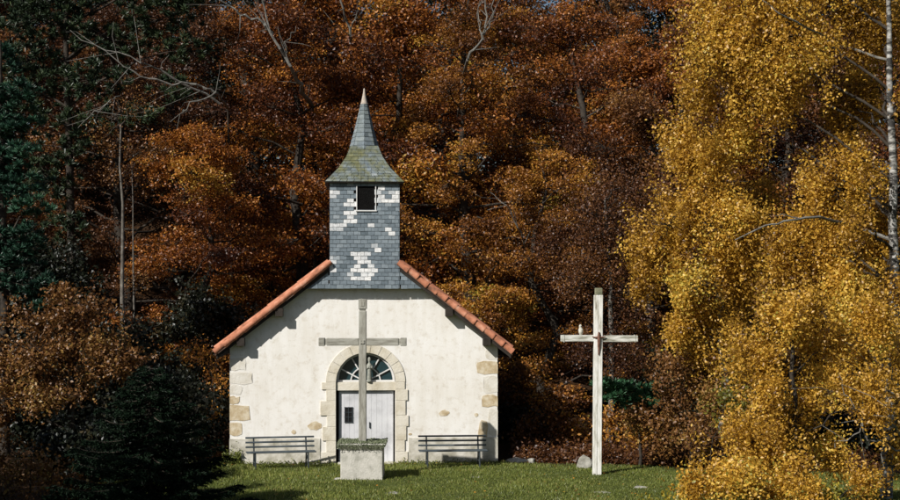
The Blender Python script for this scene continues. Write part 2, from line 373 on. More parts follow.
def patch(px, py, w, h, mat):
    cx, cz = (px-364.5)/37, (463-py)/37; k = 14; bm = bmesh.new(); pts = []
    for i in range(k):
        t = -2*math.pi*i/k; r = rng.uniform(.75, 1.1); pts.append((cx+w/74*r*math.cos(t), cz+h/74*r*math.sin(t)))
    polyslab(bm, pts, -.007, .004); o = bmobj('bare_stone_patch', bm, mat, ch)
patch(315, 425, 14, 9, M['tanstone']); patch(294, 431, 5, 5, M['tanstone']); patch(444, 413, 11, 7, M['tanstone']); patch(476.5, 415, 4, 4, M['tanstone'])
patch(410, 434, 4, 2.4, M['tanstone']); patch(248, 441, 5, 3, M['palestone'])
# door surround : jamb blocks and voussoirs
for side in (-1, 1):
    e = DX+side*DWH; z = -.1; k = 0
    hs = [.42, .30, .38, .30, .40, .30, .36]; ws = [.40, .26, .36, .24, .42, .26, .38] if side < 0 else [.34, .26, .30, .36, .28, .34, .26]
    while z < ZT-.02:
        hh = min(hs[k % 7], ZT-z+.0); ww = ws[k % 7]
        box('jamb_stone', (e+side*(ww/2+.002), -.011, z+hh/2), (ww, .040, hh-.004), M['palestone'], ch, .008); z += hh; k += 1
nv = 11
for i in range(nv):
    a0, a1 = math.pi*i/nv+.006, math.pi*(i+1)/nv-.006; bm = bmesh.new(); pts = []
    for t in np.linspace(a0, a1, 5): pts.append((DX+(DWH+.003)*math.cos(t), ZT+(DWH+.003)*math.sin(t)*.99))
    for t in np.linspace(a1, a0, 5): pts.append((DX+(DWH+.27)*math.cos(t), ZT+(DWH+.25)*math.sin(t)))
    polyslab(bm, pts, -.026, .012); bmobj('arch_stone', bm, M['palestone'], ch)
# lintel, door leaves
box('lintel', (DX, .17, 2.085), (2*DWH-.004, .30, .225), M['palestone'], ch, .006)
dl = box('door', (DX-.37, .15, .97), (.70, .05, 1.99), M['doorpaint'], ch, .008)
dr = box('door', (DX+.375, .15, .97), (.77, .05, 1.99), M['doorpaint'], ch, .008)
dr['label'] = 'plain wider door leaf'; dl['label'] = 'narrow door leaf with dark grille'
box('door_backing', (DX, .25, 1.0), (1.59, .04, 2.0), M['timber'], ch, 0)
for d_, cx, w_ in ((dl, DX-.37, .66), (dr, DX+.375, .73)):      # vertical boards, each a hair proud
    k = 5; bm = bmesh.new()
    for i in range(k): bbox_bm(bm, (cx-w_/2+w_*(i+.5)/k, .118, .98), (w_/k-.003, .014, 1.93), .0015)
    bmobj('boarding', bm, M['doorpaint'], d_)
gx0 = (348.6-364.5)/37; gz0 = (463-414.5)/37
gr = box('grille', (gx0, .104, gz0), (.21, .012, .41), M['void'], dl, .002)
bm = bmesh.new()
for i in range(3): bbox_bm(bm, (gx0-.1+.1*i, .092, gz0), (.018, .014, .43), 0)
for i in range(4): bbox_bm(bm, (gx0, .0915, gz0-.2+.133*i), (.23, .012, .018), 0)
bmobj('grille_bars', bm, M['iron'], dl)
box('handle', (.14, .095, 1.03), (.03, .03, .16), M['iron'], dr, .006)
# fanlight
bm = bmesh.new(); polyslab(bm, arch(DX, .79, ZT-.0, 24), .17, .19); fl = bmobj('fanlight', bm, M['glass'], ch)
bm = bmesh.new()
def arcbar(bm, r, w, y0, y1, a0=0, a1=math.pi, n=20):
    o_ = [(DX+(r+w/2)*math.cos(t), ZT+(r+w/2)*math.sin(t)*.985+.005) for t in np.linspace(a0, a1, n)]
    i_ = [(DX+(r-w/2)*math.cos(t), ZT+(r-w/2)*math.sin(t)*.985+.005) for t in np.linspace(a1, a0, n)]
    polyslab(bm, o_+i_, y0, y1)
arcbar(bm, .765, .05, .118, .165); arcbar(bm, .40, .034, .125, .160)
for t, r0 in ((28, .08), (60, .40), (120, .40), (152, .08), (90, .40)):
    t = R(t); d = Vector((math.cos(t), 0, math.sin(t))); r1 = .75; c = Vector((DX, .142, ZT))+d*(r0+r1)/2
    bbox_bm(bm, c, (r1-r0, .030, .034), 0, Matrix.Rotation(-t, 3, 'Y'))
bbox_bm(bm, (DX, .1415, ZT+.025), (1.55, .05, .05), 0)
bmobj('glazing_bars', bm, M['framepaint'], fl)
# roof planes
BY_BACK = -.25+1.88
for s in (-1, 1):
    bm = bmesh.new(); xe = 3.98
    y0, y1 = -OV+.05, DEP+.4
    for xs, xe_, ya in ((.94, xe, y0), (0., .938, BY_BACK)):      # the slope stops against the belfry
        prof = [(s*xs, zr(xs)-.035), (s*xe_, zr(xe_)-.035), (s*xe_, zr(xe_)-.20), (s*xs, zr(xs)-.20)]
        a = [bm.verts.new((x, ya, z)) for x, z in prof]; b = [bm.verts.new((x, y1, z)) for x, z in prof]
        bm.faces.new(a); bm.faces.new(b[::-1])
        for i in range(4): bm.faces.new((a[i], b[i], b[(i+1) % 4], a[(i+1) % 4]))
    rf = bmobj('roof', bm, M['roofdark'], ch)
    # rows of half round tiles over the slope
    g = Geo(); ny = 34
    for j in range(1, ny):
        yy = y0+.26*j-.1
        for t0 in np.arange(.96, xe, .8):
            t1 = min(t0+.8, xe); tube(g, [(s*t0, yy, zr(t0)-.02), (s*t1, yy, zr(t1)-.01)], [.075, .085], 6)
    geoobj('tile_rows', g, M['terracotta'], rf, True)
    # verge tiles along the gable edge
    g = Geo(); ln = .325; x = .90; ux = 1/math.hypot(1, SL); k = 0
    while x < 3.96:
        x2 = x+ln*ux; jz = rng.normal(0, .009); jy = rng.normal(0, .009)
        A = np.array([s*x, -OV+.08+jy, zr(x)-.085+jz]); B = np.array([s*(x2+.02), -OV+.08+jy, zr(x2+.02)-.085+jz])
        tube(g, [A, B-(B-A)*.18, B-(B-A)*.15, B], list(np.array([.074, .084, .090, .092])*rng.uniform(.95, 1.06)), 14); x = x2; k += 1
    geoobj('verge_tiles', g, M['terracotta'], rf, True)
    # barge rafter beneath the verge
    bm = bmesh.new(); polyslab(bm, [(s*.95, zr(.95)-.19), (s*3.93, zr(3.93)-.19), (s*3.93, zr(3.93)-.30), (s*.95, zr(.95)-.30)], -OV+.10, -OV+.15); bmobj('barge_board', bm, M['timber'], rf)
    for xp in (2.28, 3.30):
        box('purlin', (s*xp, -.05, zr(xp)-.36), (.20, .52, .22), M['timber'], ch, .01)
    # eaves fascia
    box('eaves_board', (s*3.93, DEP/2, zr(3.93)-.23), (.03, DEP+.6, .16), M['timber'], rf, 0)
# slate apron in the gable peak and belfry
def slates(g, x0, x1, z0, z1, yf, w=.185, h=.112, inside=lambda x, z: True, white=None, flip=False, axis='x', jit=.006, seed=0):
    r_ = np.random.default_rng(seed); rows = int(round((z1-z0)/h)); hh = (z1-z0)/rows
    for i in range(rows-1, -1, -1):
        za = z0+i*hh; off = (i % 2)*.5*w; x = x0-off
        while x < x1-.005:
            xa = max(x, x0); xb = min(x+w, x1); x += w
            if xb-xa < .02: continue
            cx, cz = (xa+xb)/2, za+hh/2
            if not inside(cx, cz): continue
            t = float(np.clip(r_.normal(.42, .17), 0, .84))
            if white and white(cx, cz) and r_.uniform() < .9: t = r_.uniform(.875, 1)
            y = yf-.004+r_.normal(0, .0015); za_ = za-.012+r_.normal(0, .004); gp = .004
            p = [(xa+gp, y-.014, za_), (xb-gp, y-.014, za_), (xb-gp, y, za+hh+.01), (xa+gp, y, za+hh+.01), (xa+gp, y+.01, za_), (xb-gp, y+.01, za_)]
            if axis == 'y': p = [(q[1], q[0], q[2]) for q in p]
            g.add(p, [[0, 1, 2, 3], [4, 5, 1, 0]], [t]*6)
bel = bpy.data.objects.new('belfry', None); C.objects.link(bel); bel.parent = ch; bel.location = (0, 0, 0)
BH = .93; BY = -.25; BZ0 = 4.74; BZ1 = 7.60
OX0, OX1, OZ0, OZ1 = -.20, .285, 6.83, 7.50
WR = [(344, 356, 200, 206), (375, 387, 185, 201), (388, 399, 190, 203), (331, 336, 190, 196), (347, 356, 213, 220), (331, 347, 225, 231), (368, 377, 219, 225), (386, 394, 229, 235), (372, 381, 245, 251), (352, 366, 250, 256), (355, 373, 254, 271), (348, 376, 269, 276), (354, 371, 275, 279), (330, 334, 257, 271)]
def wh(x, z):
    px = 364.5+x*37.23; py = 297-(z-4.5)*37.23
    return any(a-.5 <= px <= b+.5 and c-.8 <= py <= d+.8 for a, b, c, d in WR)
bm = bmesh.new()
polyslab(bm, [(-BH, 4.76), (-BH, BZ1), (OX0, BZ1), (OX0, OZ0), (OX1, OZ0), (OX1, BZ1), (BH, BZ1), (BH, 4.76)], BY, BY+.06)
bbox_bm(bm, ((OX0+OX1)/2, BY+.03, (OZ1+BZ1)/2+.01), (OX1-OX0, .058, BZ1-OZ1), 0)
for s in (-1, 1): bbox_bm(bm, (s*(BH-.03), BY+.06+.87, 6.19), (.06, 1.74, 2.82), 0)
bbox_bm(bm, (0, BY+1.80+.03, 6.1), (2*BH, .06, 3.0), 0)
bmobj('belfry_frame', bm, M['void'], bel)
g = Geo()
slates(g, -BH-.008, BH+.008, BZ0, BZ1, BY, inside=lambda x, z: not (OX0 < x < OX1 and OZ0 < z < OZ1), white=wh, seed=3)
for s, yf in ((1, 1), (-1, -1)):
    gg = Geo(); slates(gg, BY, BY+1.86, 5.0, BZ1, 0, seed=8+s)
    v = np.concatenate(gg.v); q = np.concatenate(gg.q); t = np.concatenate(gg.t)
    vv = np.stack([s*(BH+.006)-s*v[:, 1], v[:, 0], v[:, 2]], 1); g.add(vv, q, t)
geoobj('slate_cladding', g, M['slate'], bel)
bm = bmesh.new()
bbox_bm(bm, ((OX0+OX1)/2, BY-.015, OZ0-.015), (OX1-OX0+.08, .06, .03), .004)
for x in (OX0-.012, OX1+.012): bbox_bm(bm, (x, BY-.010, (OZ0+OZ1)/2), (.024, .045, OZ1-OZ0), .003)
bmobj('opening_frame', bm, M['framepaint'], bel)
g = Geo(); lathe(g, [(.02, .42), (.10, .40), (.15, .30), (.17, .15), (.22, .02), (.24, 0)], 16, (.04, .65, 6.9)); geoobj('bell', g, M['timber'], bel, True)
# apron
ZA = 4.74
for s in (-1, 1):
    g = Geo(); slates(g, -1.62, 1.62, ZA, 5.75, BY+.012, inside=lambda x, z: z < zr(x)-.14 and s*x > BH-.05, seed=5); geoobj('slate_apron', g, M['slate'], bel)
bm = bmesh.new(); xa = (ZR-.15-ZA)/SL
polyslab(bm, [(-xa, ZA+.01), (0, ZR-.16), (xa, ZA+.01)], BY+.018, BY+.06); bmobj('apron_backing', bm, M['timber'], bel)
# belfry roof: flared square pyramid of slates, octagonal spire, cap
BYC = BY+.93
def pyramid(g, levels, k, rot, cy, rows_h, seed, sq=True):
    r_ = np.random.default_rng(seed)
    for (w0, z0), (w1, z1) in zip(levels[:-1], levels[1:]):
        L = math.hypot(z1-z0, w0-w1); rows = max(1, int(round(L/rows_h)))
        for i in range(rows):
            fa, fb = i/rows, (i+1)/rows
            wa, wb = w0+(w1-w0)*fa, w0+(w1-w0)*fb; za, zb = z0+(z1-z0)*fa, z0+(z1-z0)*fb
            for sd in range(k):
                a0 = rot+2*math.pi*sd/k; a1 = rot+2*math.pi*(sd+1)/k; sc = 1/math.cos(math.pi/k)
                A = np.array([wa*sc*math.cos(a0), wa*sc*math.sin(a0), za]); B = np.array([wa*sc*math.cos(a1), wa*sc*math.sin(a1), za])
                D = np.array([wb*sc*math.cos(a0), wb*sc*math.sin(a0), zb]); E = np.array([wb*sc*math.cos(a1), wb*sc*math.sin(a1), zb])
                am = (a0+a1)/2; on = np.array([math.cos(am), math.sin(am), .5])*.014
                side = np.linalg.norm(B-A); m_ = max(1, int(round(side/.19))); st = ((i % 2)*.5)/m_
                cuts = [0]+[c for c in (np.arange(0 if st else 1, m_)/m_+st) if 0 < c < 1]+[1]
                for c0, c1 in zip(cuts[:-1], cuts[1:]):
                    t = float(np.clip(r_.normal(.42, .17), 0, .84)); e = .003
                    P = [A+(B-A)*(c0+e)+on, A+(B-A)*(c1-e)+on, D+(E-D)*(c1-e)+on*.25, D+(E-D)*(c0+e)+on*.25]
                    P = [p+np.array([0, cy, 0]) for p in P]; P += [P[0]-on*.9, P[1]-on*.9]
                    g.add(P, [[0, 1, 2, 3], [4, 5, 1, 0]], [t]*6)
g = Geo(); pyramid(g, [(1.06, 7.59), (.70, 7.99), (.50, 8.30), (.37, 8.62)], 4, R(-45), BYC, .115, 1); br = geoobj('belfry_roof', g, M['mossyslate'], bel)
g = Geo(); lathe(g, [(1.04*1.4, 7.575), (.68*1.4, 7.97), (.48*1.4, 8.28), (.35*1.4, 8.6)], 4, (0, 0, 0)); v = np.concatenate(g.v); c_ = math.cos(R(45)); v = np.stack([v[:, 0]*c_-v[:, 1]*c_, v[:, 0]*c_+v[:, 1]*c_+BYC, v[:, 2]], 1); q = np.concatenate(g.q); g = Geo(); g.add(v, q); geoobj('sheathing', g, M['timber'], br)
box('eaves_soffit', (0, BYC, 7.575), (2.10, 2.10, .03), M['timber'], bel, .004)
g = Geo(); pyramid(g, [(.39, 8.52), (.33, 8.75), (.235, 9.12), (.15, 9.5), (.075, 9.84)], 8, R(-90), BYC, .13, 2); geoobj('spire', g, M['spireslate'], bel)
g = Geo(); lathe(g, [(.36, 8.5), (.215, 9.12), (.06, 9.84)], 8, (0, BYC, 0)); geoobj('spire_core', g, M['timber'], bel)
g = Geo(); lathe(g, [(.105, 9.80), (.085, 9.86), (.05, 10.02), (.035, 10.1), (.03, 10.12), (.02, 10.22), (.004, 10.24)], 12, (0, BYC, 0)); geoobj('spire_cap', g, M['lead'], bel, True)
# lean stone slab step
box('door_step', (DX, -.10, .0), (1.5, .5, .08), M['plinth'], ch, .015)

# small statue on the lintel ledge
st = thing('statuette', 'small grey robed statuette standing in front of the fanlight above the door', 'statue', tuple(Matrix.Rotation(RZ, 3, 'Z') @ Vector((.13, .02, ZT))+Vector((-2.31, 40, 0))), RZ)
g = Geo(); lathe(g, [(.001, 0), (.095, .0), (.10, .03), (.075, .06), (.085, .10), (.07, .25), (.08, .36), (.095, .43), (.085, .48), (.035, .52), (.03, .54), (.048, .57), (.055, .61), (.045, .655), (.001, .68)], 14, (0, 0, 0), .72, .6)
for s in (-1, 1): tube(g, [(s*.06, 0, .45), (s*.065, -.03, .36), (s*.015, -.06, .40)], [.03, .028, .018], 6)
geoobj('body', g, M['statue'], st, True)

# ------------------------------------------------------------------ crosses
cx, cy = -2.18, 36.85
pd = thing('stone_pedestal', 'pale square stone pedestal with mossy top carrying the grey wooden cross', 'pedestal', (cx+.0, cy+.1, 0))
bm = bmesh.new(); bbox_bm(bm, (0, 0, .32), (1.04, .96, .78), .02); bmobj('shaft_block', bm, M['concrete'], pd)
bm = bmesh.new(); lv = [(.50, .70), (.52, .74), (.565, .80), (.60, .84), (.605, .87), (.58, .89)]
rings = []
for w_, z_ in lv: rings.append([bm.verts.new((sx*w_, sy*(w_-.04), z_)) for sx, sy in ((-1, -1), (1, -1), (1, 1), (-1, 1))])
for a, b in zip(rings[:-1], rings[1:]):
    for i in range(4): bm.faces.new((a[i], a[(i+1) % 4], b[(i+1) % 4], b[i]))
bm.faces.new(rings[0][::-1]); bm.faces.new(rings[-1]); bmobj('cornice', bm, M['concrete'], pd)
n = 9000; mx = rng.uniform(-.6, .6, n); my = rng.uniform(-.56, .56, n); hill = .012+.05*np.abs(np.sin(mx*9+my*5))*rng.uniform(.3, 1, n)
mz = .885+hill*rng.uniform(0, 1, n); g = Geo(); leaves(g, np.stack([mx, my, mz], 1), .035, .02, rng.uniform(.1, 1, n), .8)
n = 700; mx = rng.uniform(-.6, .6, n); g_z = .88-np.abs(rng.normal(0, .05, n)); leaves(g, np.stack([mx, np.full(n, -.57)+rng.normal(0, .01, n), g_z], 1), .03, .02, rng.uniform(.1, 1, n), .2)
geoobj('moss', g, M['moss'], pd)

wc = thing('wooden_cross', 'tall weathered grey wooden cross on pedestal in front of the chapel door', 'cross', (cx, cy+.1, .87))
bm = bmesh.new(); H = 3.58
bbox_bm(bm, (0, 0, (H-.30)/2), (.185, .185, H-.30), .014); bbox_bm(bm, (0, 0, H-.27), (.155, .155, .06), 0)
bbox_bm(bm, (0, 0, H-.125), (.205, .205, .25), .012)
bmobj('upright', bm, M['greywood'], wc)
za = 4.5-(342-297)*cy/F-.87
for s in (-1, 1):
    bm = bmesh.new(); bbox_bm(bm, (s*(.097+.40), 0, za), (.80, .17, .185), .014); bbox_bm(bm, (s*.92, 0, za), (.06, .14, .155), 0); bbox_bm(bm, (s*1.02, 0, za), (.15, .19, .205), .012)
    bbox_bm(bm, (s*1.02, -.098, za), (.09, .006, .11), .002)
    bmobj('arm', bm, M['greywoodx'], wc)
box('carved_square', (0, -.106, H-.125), (.09, .012, .11), M['greywood'], wc, .003)
bm = bmesh.new(); bbox_bm(bm, (0, -.10, za), (.10, .02, .10), .005)
for sx in (-1, 1):
    for sz in (-1, 1): bbox_bm(bm, (sx*.03, -.112, za+sz*.03), (.015, .012, .015), 0)
bmobj('carved_boss', bm, M['greywood'], wc)

rx, ry = 3.74, 37.6
rc = thing('wooden_cross', 'tall peeling white wooden cross standing alone on the lawn, right of the chapel', 'cross', (rx, ry, -.15))
bm = bmesh.new(); H = 4.70
for s in (-1, 1): bbox_bm(bm, (s*.056, 0, H/2), (.108, .21, H), .012)
up = bmobj('upright', bm, M['whitewood'], rc)
for v in up.data.vertices: v.co.x += v.co.z*.008-.01
box('mossy_top', (.034, 0, H+.09), (.19, .19, .18), M['algae'], rc, .02)
za = 4.5-(338.5-297)*ry/F+.15
for s, L in ((-1, .86), (1, .90)):
    bm = bmesh.new(); bbox_bm(bm, (.03+s*(.12+L/2-.02), 0, za-.005*s), (L, .16, .165), .014); bbox_bm(bm, (.03+s*(.12+L-.10), 0, za), (.02, .18, .185), 0)
    bmobj('arm', bm, M['whitewoodx'], rc)
g = Geo(); tube(g, [(.03, -.125, za+.17), (.03, -.135, za+.05), (.03, -.13, za-.18), (.028, -.125, za-.42)], [.018, .042, .036, .010], 8)
for s in (-1, 1): tube(g, [(.03, -.13, za+.04), (.03+s*.10, -.125, za+.03), (.03+s*.17, -.12, za+.05)], [.028, .02, .012], 6)
geoobj('rusty_iron_ornament', g, M['rustiron'], rc, True)
bd = thing('bird', 'small pale bird perched upright on left arm of the white cross', 'bird', (rx+at(580.5, 0, ry)[0]-at(597, 0, ry)[0]+.0, ry, -.15+za+.085))
g = Geo(); tube(g, [(0, .02, -.01), (0, .0, .03), (.005, -.01, .09), (0, -.01, .15), (-.005, -.015, .19), (-.01, -.03, .22), (-.01, -.035, .25), (-.01, -.03, .272)], [.012, .04, .062, .058, .036, .036, .034, .010], 12)
tube(g, [(-.01, -.06, .24), (-.015, -.09, .232)], [.012, .002], 6); tube(g, [(0, .03, .06), (.01, .075, -.06)], [.035, .016], 6)
geoobj('body', g, M['bird'], bd, True)

# ------------------------------------------------------------------ benches
def make_bench(label):
    t = thing('park_bench', label, 'bench', group='slatted benches against the chapel wall'); Lb = 1.82
    for s in (-1, 1):
        x = s*(Lb/2-.22); g = Geo()
        tube(g, [(x, .27, 0), (x, .20, .22), (x, .17, .42), (x, .235, .60), (x, .28, .80)], .021, 6)
        tube(g, [(x, -.27, 0), (x, -.22, .2), (x, -.20, .41)], .021, 6)
        tube(g, [(x, -.20, .405), (x, .17, .40)], .018, 6); tube(g, [(x, -.23, .16), (x, .21, .16)], .014, 6)
        tube(g, [(x, -.23, .14), (x+.0, -.05, .26), (x, .17, .38)], .012, 6)
        geoobj('leg_frame', g, M['iron'], t)
    for z, y in ((.79, .255), (.67, .235), (.55, .195)):
        box('back_slat', (0, y, z), (Lb, .025, .048), M['slat'], t, .008, Matrix.Rotation(R(-14), 3, 'X'))
    for k in range(4):
        box('seat_slat', (0, -.19+k*.105, .432), (Lb, .078, .028), M['slat'], t, .008)
    return t
b1 = make_bench('slatted metal bench left of the chapel door, casting shadow on the wall')
b1.location = (*at(281, 468, 38.9)[:2], .0); b1.location.y = 38.9; b1.rotation_euler = (0, 0, R(13))
b2 = b1.copy(); C.objects.link(b2)
for c in list(b1.children):
    d = c.copy(); C.objects.link(d); d.parent = b2
b2['label'] = 'slatted metal bench right of the chapel door, near the right corner'
b2.location = (at(453, 0, 39.25)[0], 39.25, .0); b2.rotation_euler = (0, 0, R(5))

# ------------------------------------------------------------------ rocks
def rock(label, p, s, seed, name='rock', group=None):
    r_ = np.random.default_rng(seed); bm = bmesh.new(); bmesh.ops.create_icosphere(bm, subdivisions=3, radius=1)
    pl = r_.normal(0, 1, (14, 3)); pl /= np.linalg.norm(pl, axis=1)[:, None]; dd = r_.uniform(.62, .95, 14)
    for v in bm.verts:
        c = np.array(v.co)
        for a, b in zip(pl, dd):
            e = c @ a
            if e > b: c = c-a*(e-b)
        c *= 1+.05*math.sin(7*c[0]+5*c[1]+seed); v.co = Vector(c*np.array(s))
    o = bmobj(name, bm, M['rock'], None); o.location = p
    return tag(o, label, 'rock', group)
rock('pale lichened boulder at the foot of the white cross', (*at(585, 0, 39.)[:2], .08), (.24, .2, .27), 1)
rock('long flat pale stone lying off the chapel right corner', (*at(517, 0, 40.2)[:2], .04), (.30, .2, .11), 2)
rock('small pale stone beside the long flat stone by the chapel corner', (*at(531, 0, 40.2)[:2], .03), (.14, .13, .12), 3)
rock('flat bare stone set in the lawn in front of right bench', (*at(478, 0, 36.8)[:2], .0), (.26, .25, .045), 4)
rock('flat pale stone in the lawn near the bottom right foliage', (*at(602, 0, 33.9)[:2], .0), (.24, .2, .045), 5)
rock('small flat stone in the lawn below the white cross', (*at(641, 0, 35.0)[:2], .0), (.17, .15, .04), 6)
rock('small flat stone in lawn left of pedestal foot', (*at(338, 0, 36.6)[:2], .0), (.14, .12, .035), 7)
rock('flat earthy stone at the bottom edge of the lawn', (*at(392, 0, 33.9)[:2], .0), (.2, .22, .04), 8)

# ------------------------------------------------------------------ trees
def beech_meshes(seed, H=15., Rc=4.2, low=.10, nl=34, leaf=.115, per=24, sprd=.20, flat=.11, br=1.0, ncb=11):
    """trunk + limbs and a crown of leaf sprays lying in layers"""
    r_ = np.random.default_rng(seed); gt = Geo(); gl = Geo()
    tp = np.array([[0, 0, -1.], [.05, 0, 0], *[[r_.normal(0, .12)*k, r_.normal(0, .12)*k, H*k/6.] for k in range(1, 6)], [r_.normal(0, .3), 0, H*.97]])
    tube(gt, tp, np.array([.30, .26, .22, .19, .15, .11, .07, .02])*H/13., 8)
    LP = []; LT = []
    for i in range(nl):
        f = low+(1-low)*(i+.5)/nl; z = f*H*.93
        prof = math.sin(math.pi*min(1, (f*.82+.22)))**.6
        L = Rc*prof*r_.uniform(.75, 1.15); az = i*2.399+r_.normal(0, .3)
        k = min(6, int(f*6)); u = f*6-k; b0 = tp[k+1 if k < 6 else 6]; o = np.array([b0[0], b0[1], z])
        el = r_.uniform(-.25, .45)+.7*max(0, f-.75)*3
        d = np.array([math.cos(az)*math.cos(el), math.sin(az)*math.cos(el), math.sin(el)])
        P = curve(o, o+d*L, (0, 0, .12*L*r_.uniform(-.2, 1)), 6); P[1:] += r_.normal(0, .08, (5, 3))
        rr = np.linspace(.06*(1.3-f), .012, 6)*H/13.
        prisms(gt, P[:-1], P[1:], rr[:-1], rr[1:], 5)
        lt = r_.normal(0, .13)
        nb = 3 if L > 2.2 else 2
        for b_ in range(nb):
            if r_.uniform() < .24: continue
            t = (.50, .76, 1.)[b_+3-nb]+r_.normal(0, .04); q = min(.999, t)*5; a = int(q); p = P[a]+(P[a+1]-P[a])*(q-a)
            c = p+np.array([r_.normal(0, .35), r_.normal(0, .35), r_.normal(0, .25)]); rad = np.array([1, 1, r_.uniform(.5, .75)])*r_.uniform(.55, 1.05)*br
            bt_ = lt+r_.normal(0, .11); ncl = int(ncb*(rad[0]**2)*3)+5
            d_ = unit(r_.normal(0, 1, (ncl, 3))+np.array([0, 0, .35])); pos = c+d_*rad*r_.uniform(.45, 1.05, (ncl, 1))
            prisms(gt, np.repeat(p[None], ncl//2, 0), pos[:ncl//2], .012, .004, 3)
            LP.extend(pos); LT.extend(bt_+r_.normal(0, .08, ncl))
    LP = np.array(LP); LT = np.array(LT); n = len(LP)
    off = r_.normal(0, 1, (n, per, 3))*np.array([sprd, sprd, flat]); tilt = r_.normal(0, .22, (n, 1, 2))
    off[:, :, 2] += (off[:, :, :2]*tilt).sum(2)-.12*(off[:, :, 0]**2+off[:, :, 1]**2)
    P = (LP[:, None]+off).reshape(-1, 3)
    t = np.clip(np.repeat(LT, per)+.5+r_.normal(0, .13, n*per), 0, 1)
    leaves(gl, P, leaf, leaf*.62, t, .45)
    return gt, gl, n*per
cnt = 0
protos = []
for i, (sd, H, Rc, low) in enumerate([(11, 15, 4.3, .08), (12, 14, 4.6, .10), (13, 16, 4.0, .07), (14, 13, 4.4, .06)]):
    gt, gl, c = beech_meshes(sd, H, Rc, low, (34, 30, 44, 32)[i], (.115, .135, .095, .12)[i], 24, (.20, .24, .16, .20)[i], (.11, .14, .09, .07)[i], (1., 1.25, .75, 1.)[i], (11, 9, 17, 13)[i]); cnt += c
    protos.append((gt.mesh('trunk', M['darkbark'], True), gl.mesh('crown', M['rust'])))
# far, coarser prototypes
for i, (sd, H, Rc, low) in enumerate([(21, 15, 4.6, .04), (22, 14, 5.0, .04)]):
    gt, gl, c = beech_meshes(sd, H, Rc, low, 30, .20, 14, .34, .22, 1.35, 6); cnt += c
    protos.append((gt.mesh('trunk', M['darkbark'], True), gl.mesh('crown', M['rust'])))
print('beech leaves', cnt)
def place_tree(k, px, d, label, mat='rust', sc=1., rz=None, group='autumn beeches of the wood', name='beech_tree', dz=0., cat='tree', bark='darkbark'):
    x = (px-450)*d/F; z = float(gz(x, d))+dz
    t = thing(name, label, cat, (x, d, z), rng.uniform(0, 6.28) if rz is None else rz, group); t.scale = (sc, sc, sc)
    for nm, me in zip(('trunk', 'crown'), protos[k]):
        o = bpy.data.objects.new(nm, me); C.objects.link(o); o.parent = t
        o.material_slots[0].link = 'OBJECT'; o.material_slots[0].material = M[bark] if nm == 'trunk' else M[mat]
    return t
# front row of the wood, just behind the chapel
place_tree(3, 205, 49, 'orange-brown beech close behind the chapel, left of its roof', 'rust', .80)
place_tree(0, 300, 52, 'rust-red beech right behind the left roof slope', 'rust', .95)
place_tree(1, 395, 53, 'rust and orange beech directly behind the belfry and spire', 'rust', 1.0)
place_tree(2, 470, 51, 'orange beech behind the right roof slope', 'orange', .92)
place_tree(3, 540, 49, 'low-branched orange beech between the chapel and the white cross', 'orange', .74)
place_tree(0, 590, 54, 'tall rust beech rising above the white cross', 'rust', .95)
place_tree(1, 655, 51, 'dull brown beech beside the yellow birches', 'brown', .80)
place_tree(2, 120, 53, 'rust beech standing behind the slim white birch trunks', 'brown', .88)  # brown instead of rust leaves, to deepen the shade at upper left
# second row up the slope
for a in [(1, -10, 60, 'dark brown beech at far left behind the pine', 'brown', 1.0), (0, 80, 62, 'brown beech high on the left, between conifers', 'brown', 1.0), (3, 175, 60, 'russet beech filling the top left, with blue sky gaps near it', 'brown', 1.1),  # brown leaves here also paint the upper left darker, as shade
          (2, 262, 61, 'bright rust beech at the top, left of the spire', 'rust', 1.0), (1, 345, 62, 'rust beech at the top edge above the spire', 'rust', 1.05), (0, 440, 60, 'rust beech at the top edge, right of the spire', 'rust', 1.0),
          (3, 520, 62, 'deep orange beech at the top centre below blue gaps', 'orange', 1.02), (2, 605, 63, 'dark rust beech at the top, right of the blue gaps', 'rust', 1.0), (1, 690, 60, 'russet beech behind the left edge of the yellow birches', 'rust', 1.0),
          (0, 790, 58, 'russet beech mostly hidden behind the yellow birches', 'brown', 1.0), (3, 880, 57, 'brown beech at far right hidden behind birch trunk', 'brown', 1.0)]:
    k, px, d, lb, mt, sc = a; place_tree(k, px, d, lb, mt, sc)
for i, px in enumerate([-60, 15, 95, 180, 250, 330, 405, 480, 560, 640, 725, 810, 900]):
    place_tree(4+i % 2, px, 72+(i*37 % 7), 'dark autumn tree deep in the wood, glimpsed only through nearer crowns', ['dark', 'dark', 'brown'][i % 3], 1.05, group='trees deep in the wood')  # near-black crowns paint the shaded gaps between nearer trees
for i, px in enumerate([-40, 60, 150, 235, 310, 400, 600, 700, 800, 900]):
    place_tree(5-i % 2, px, 92+(i*31 % 9), 'dark autumn tree deep in the wood, glimpsed only through nearer crowns', 'dark', 1.1, group='trees deep in the wood')  # all near-black, shade of the deep wood put into the crowns

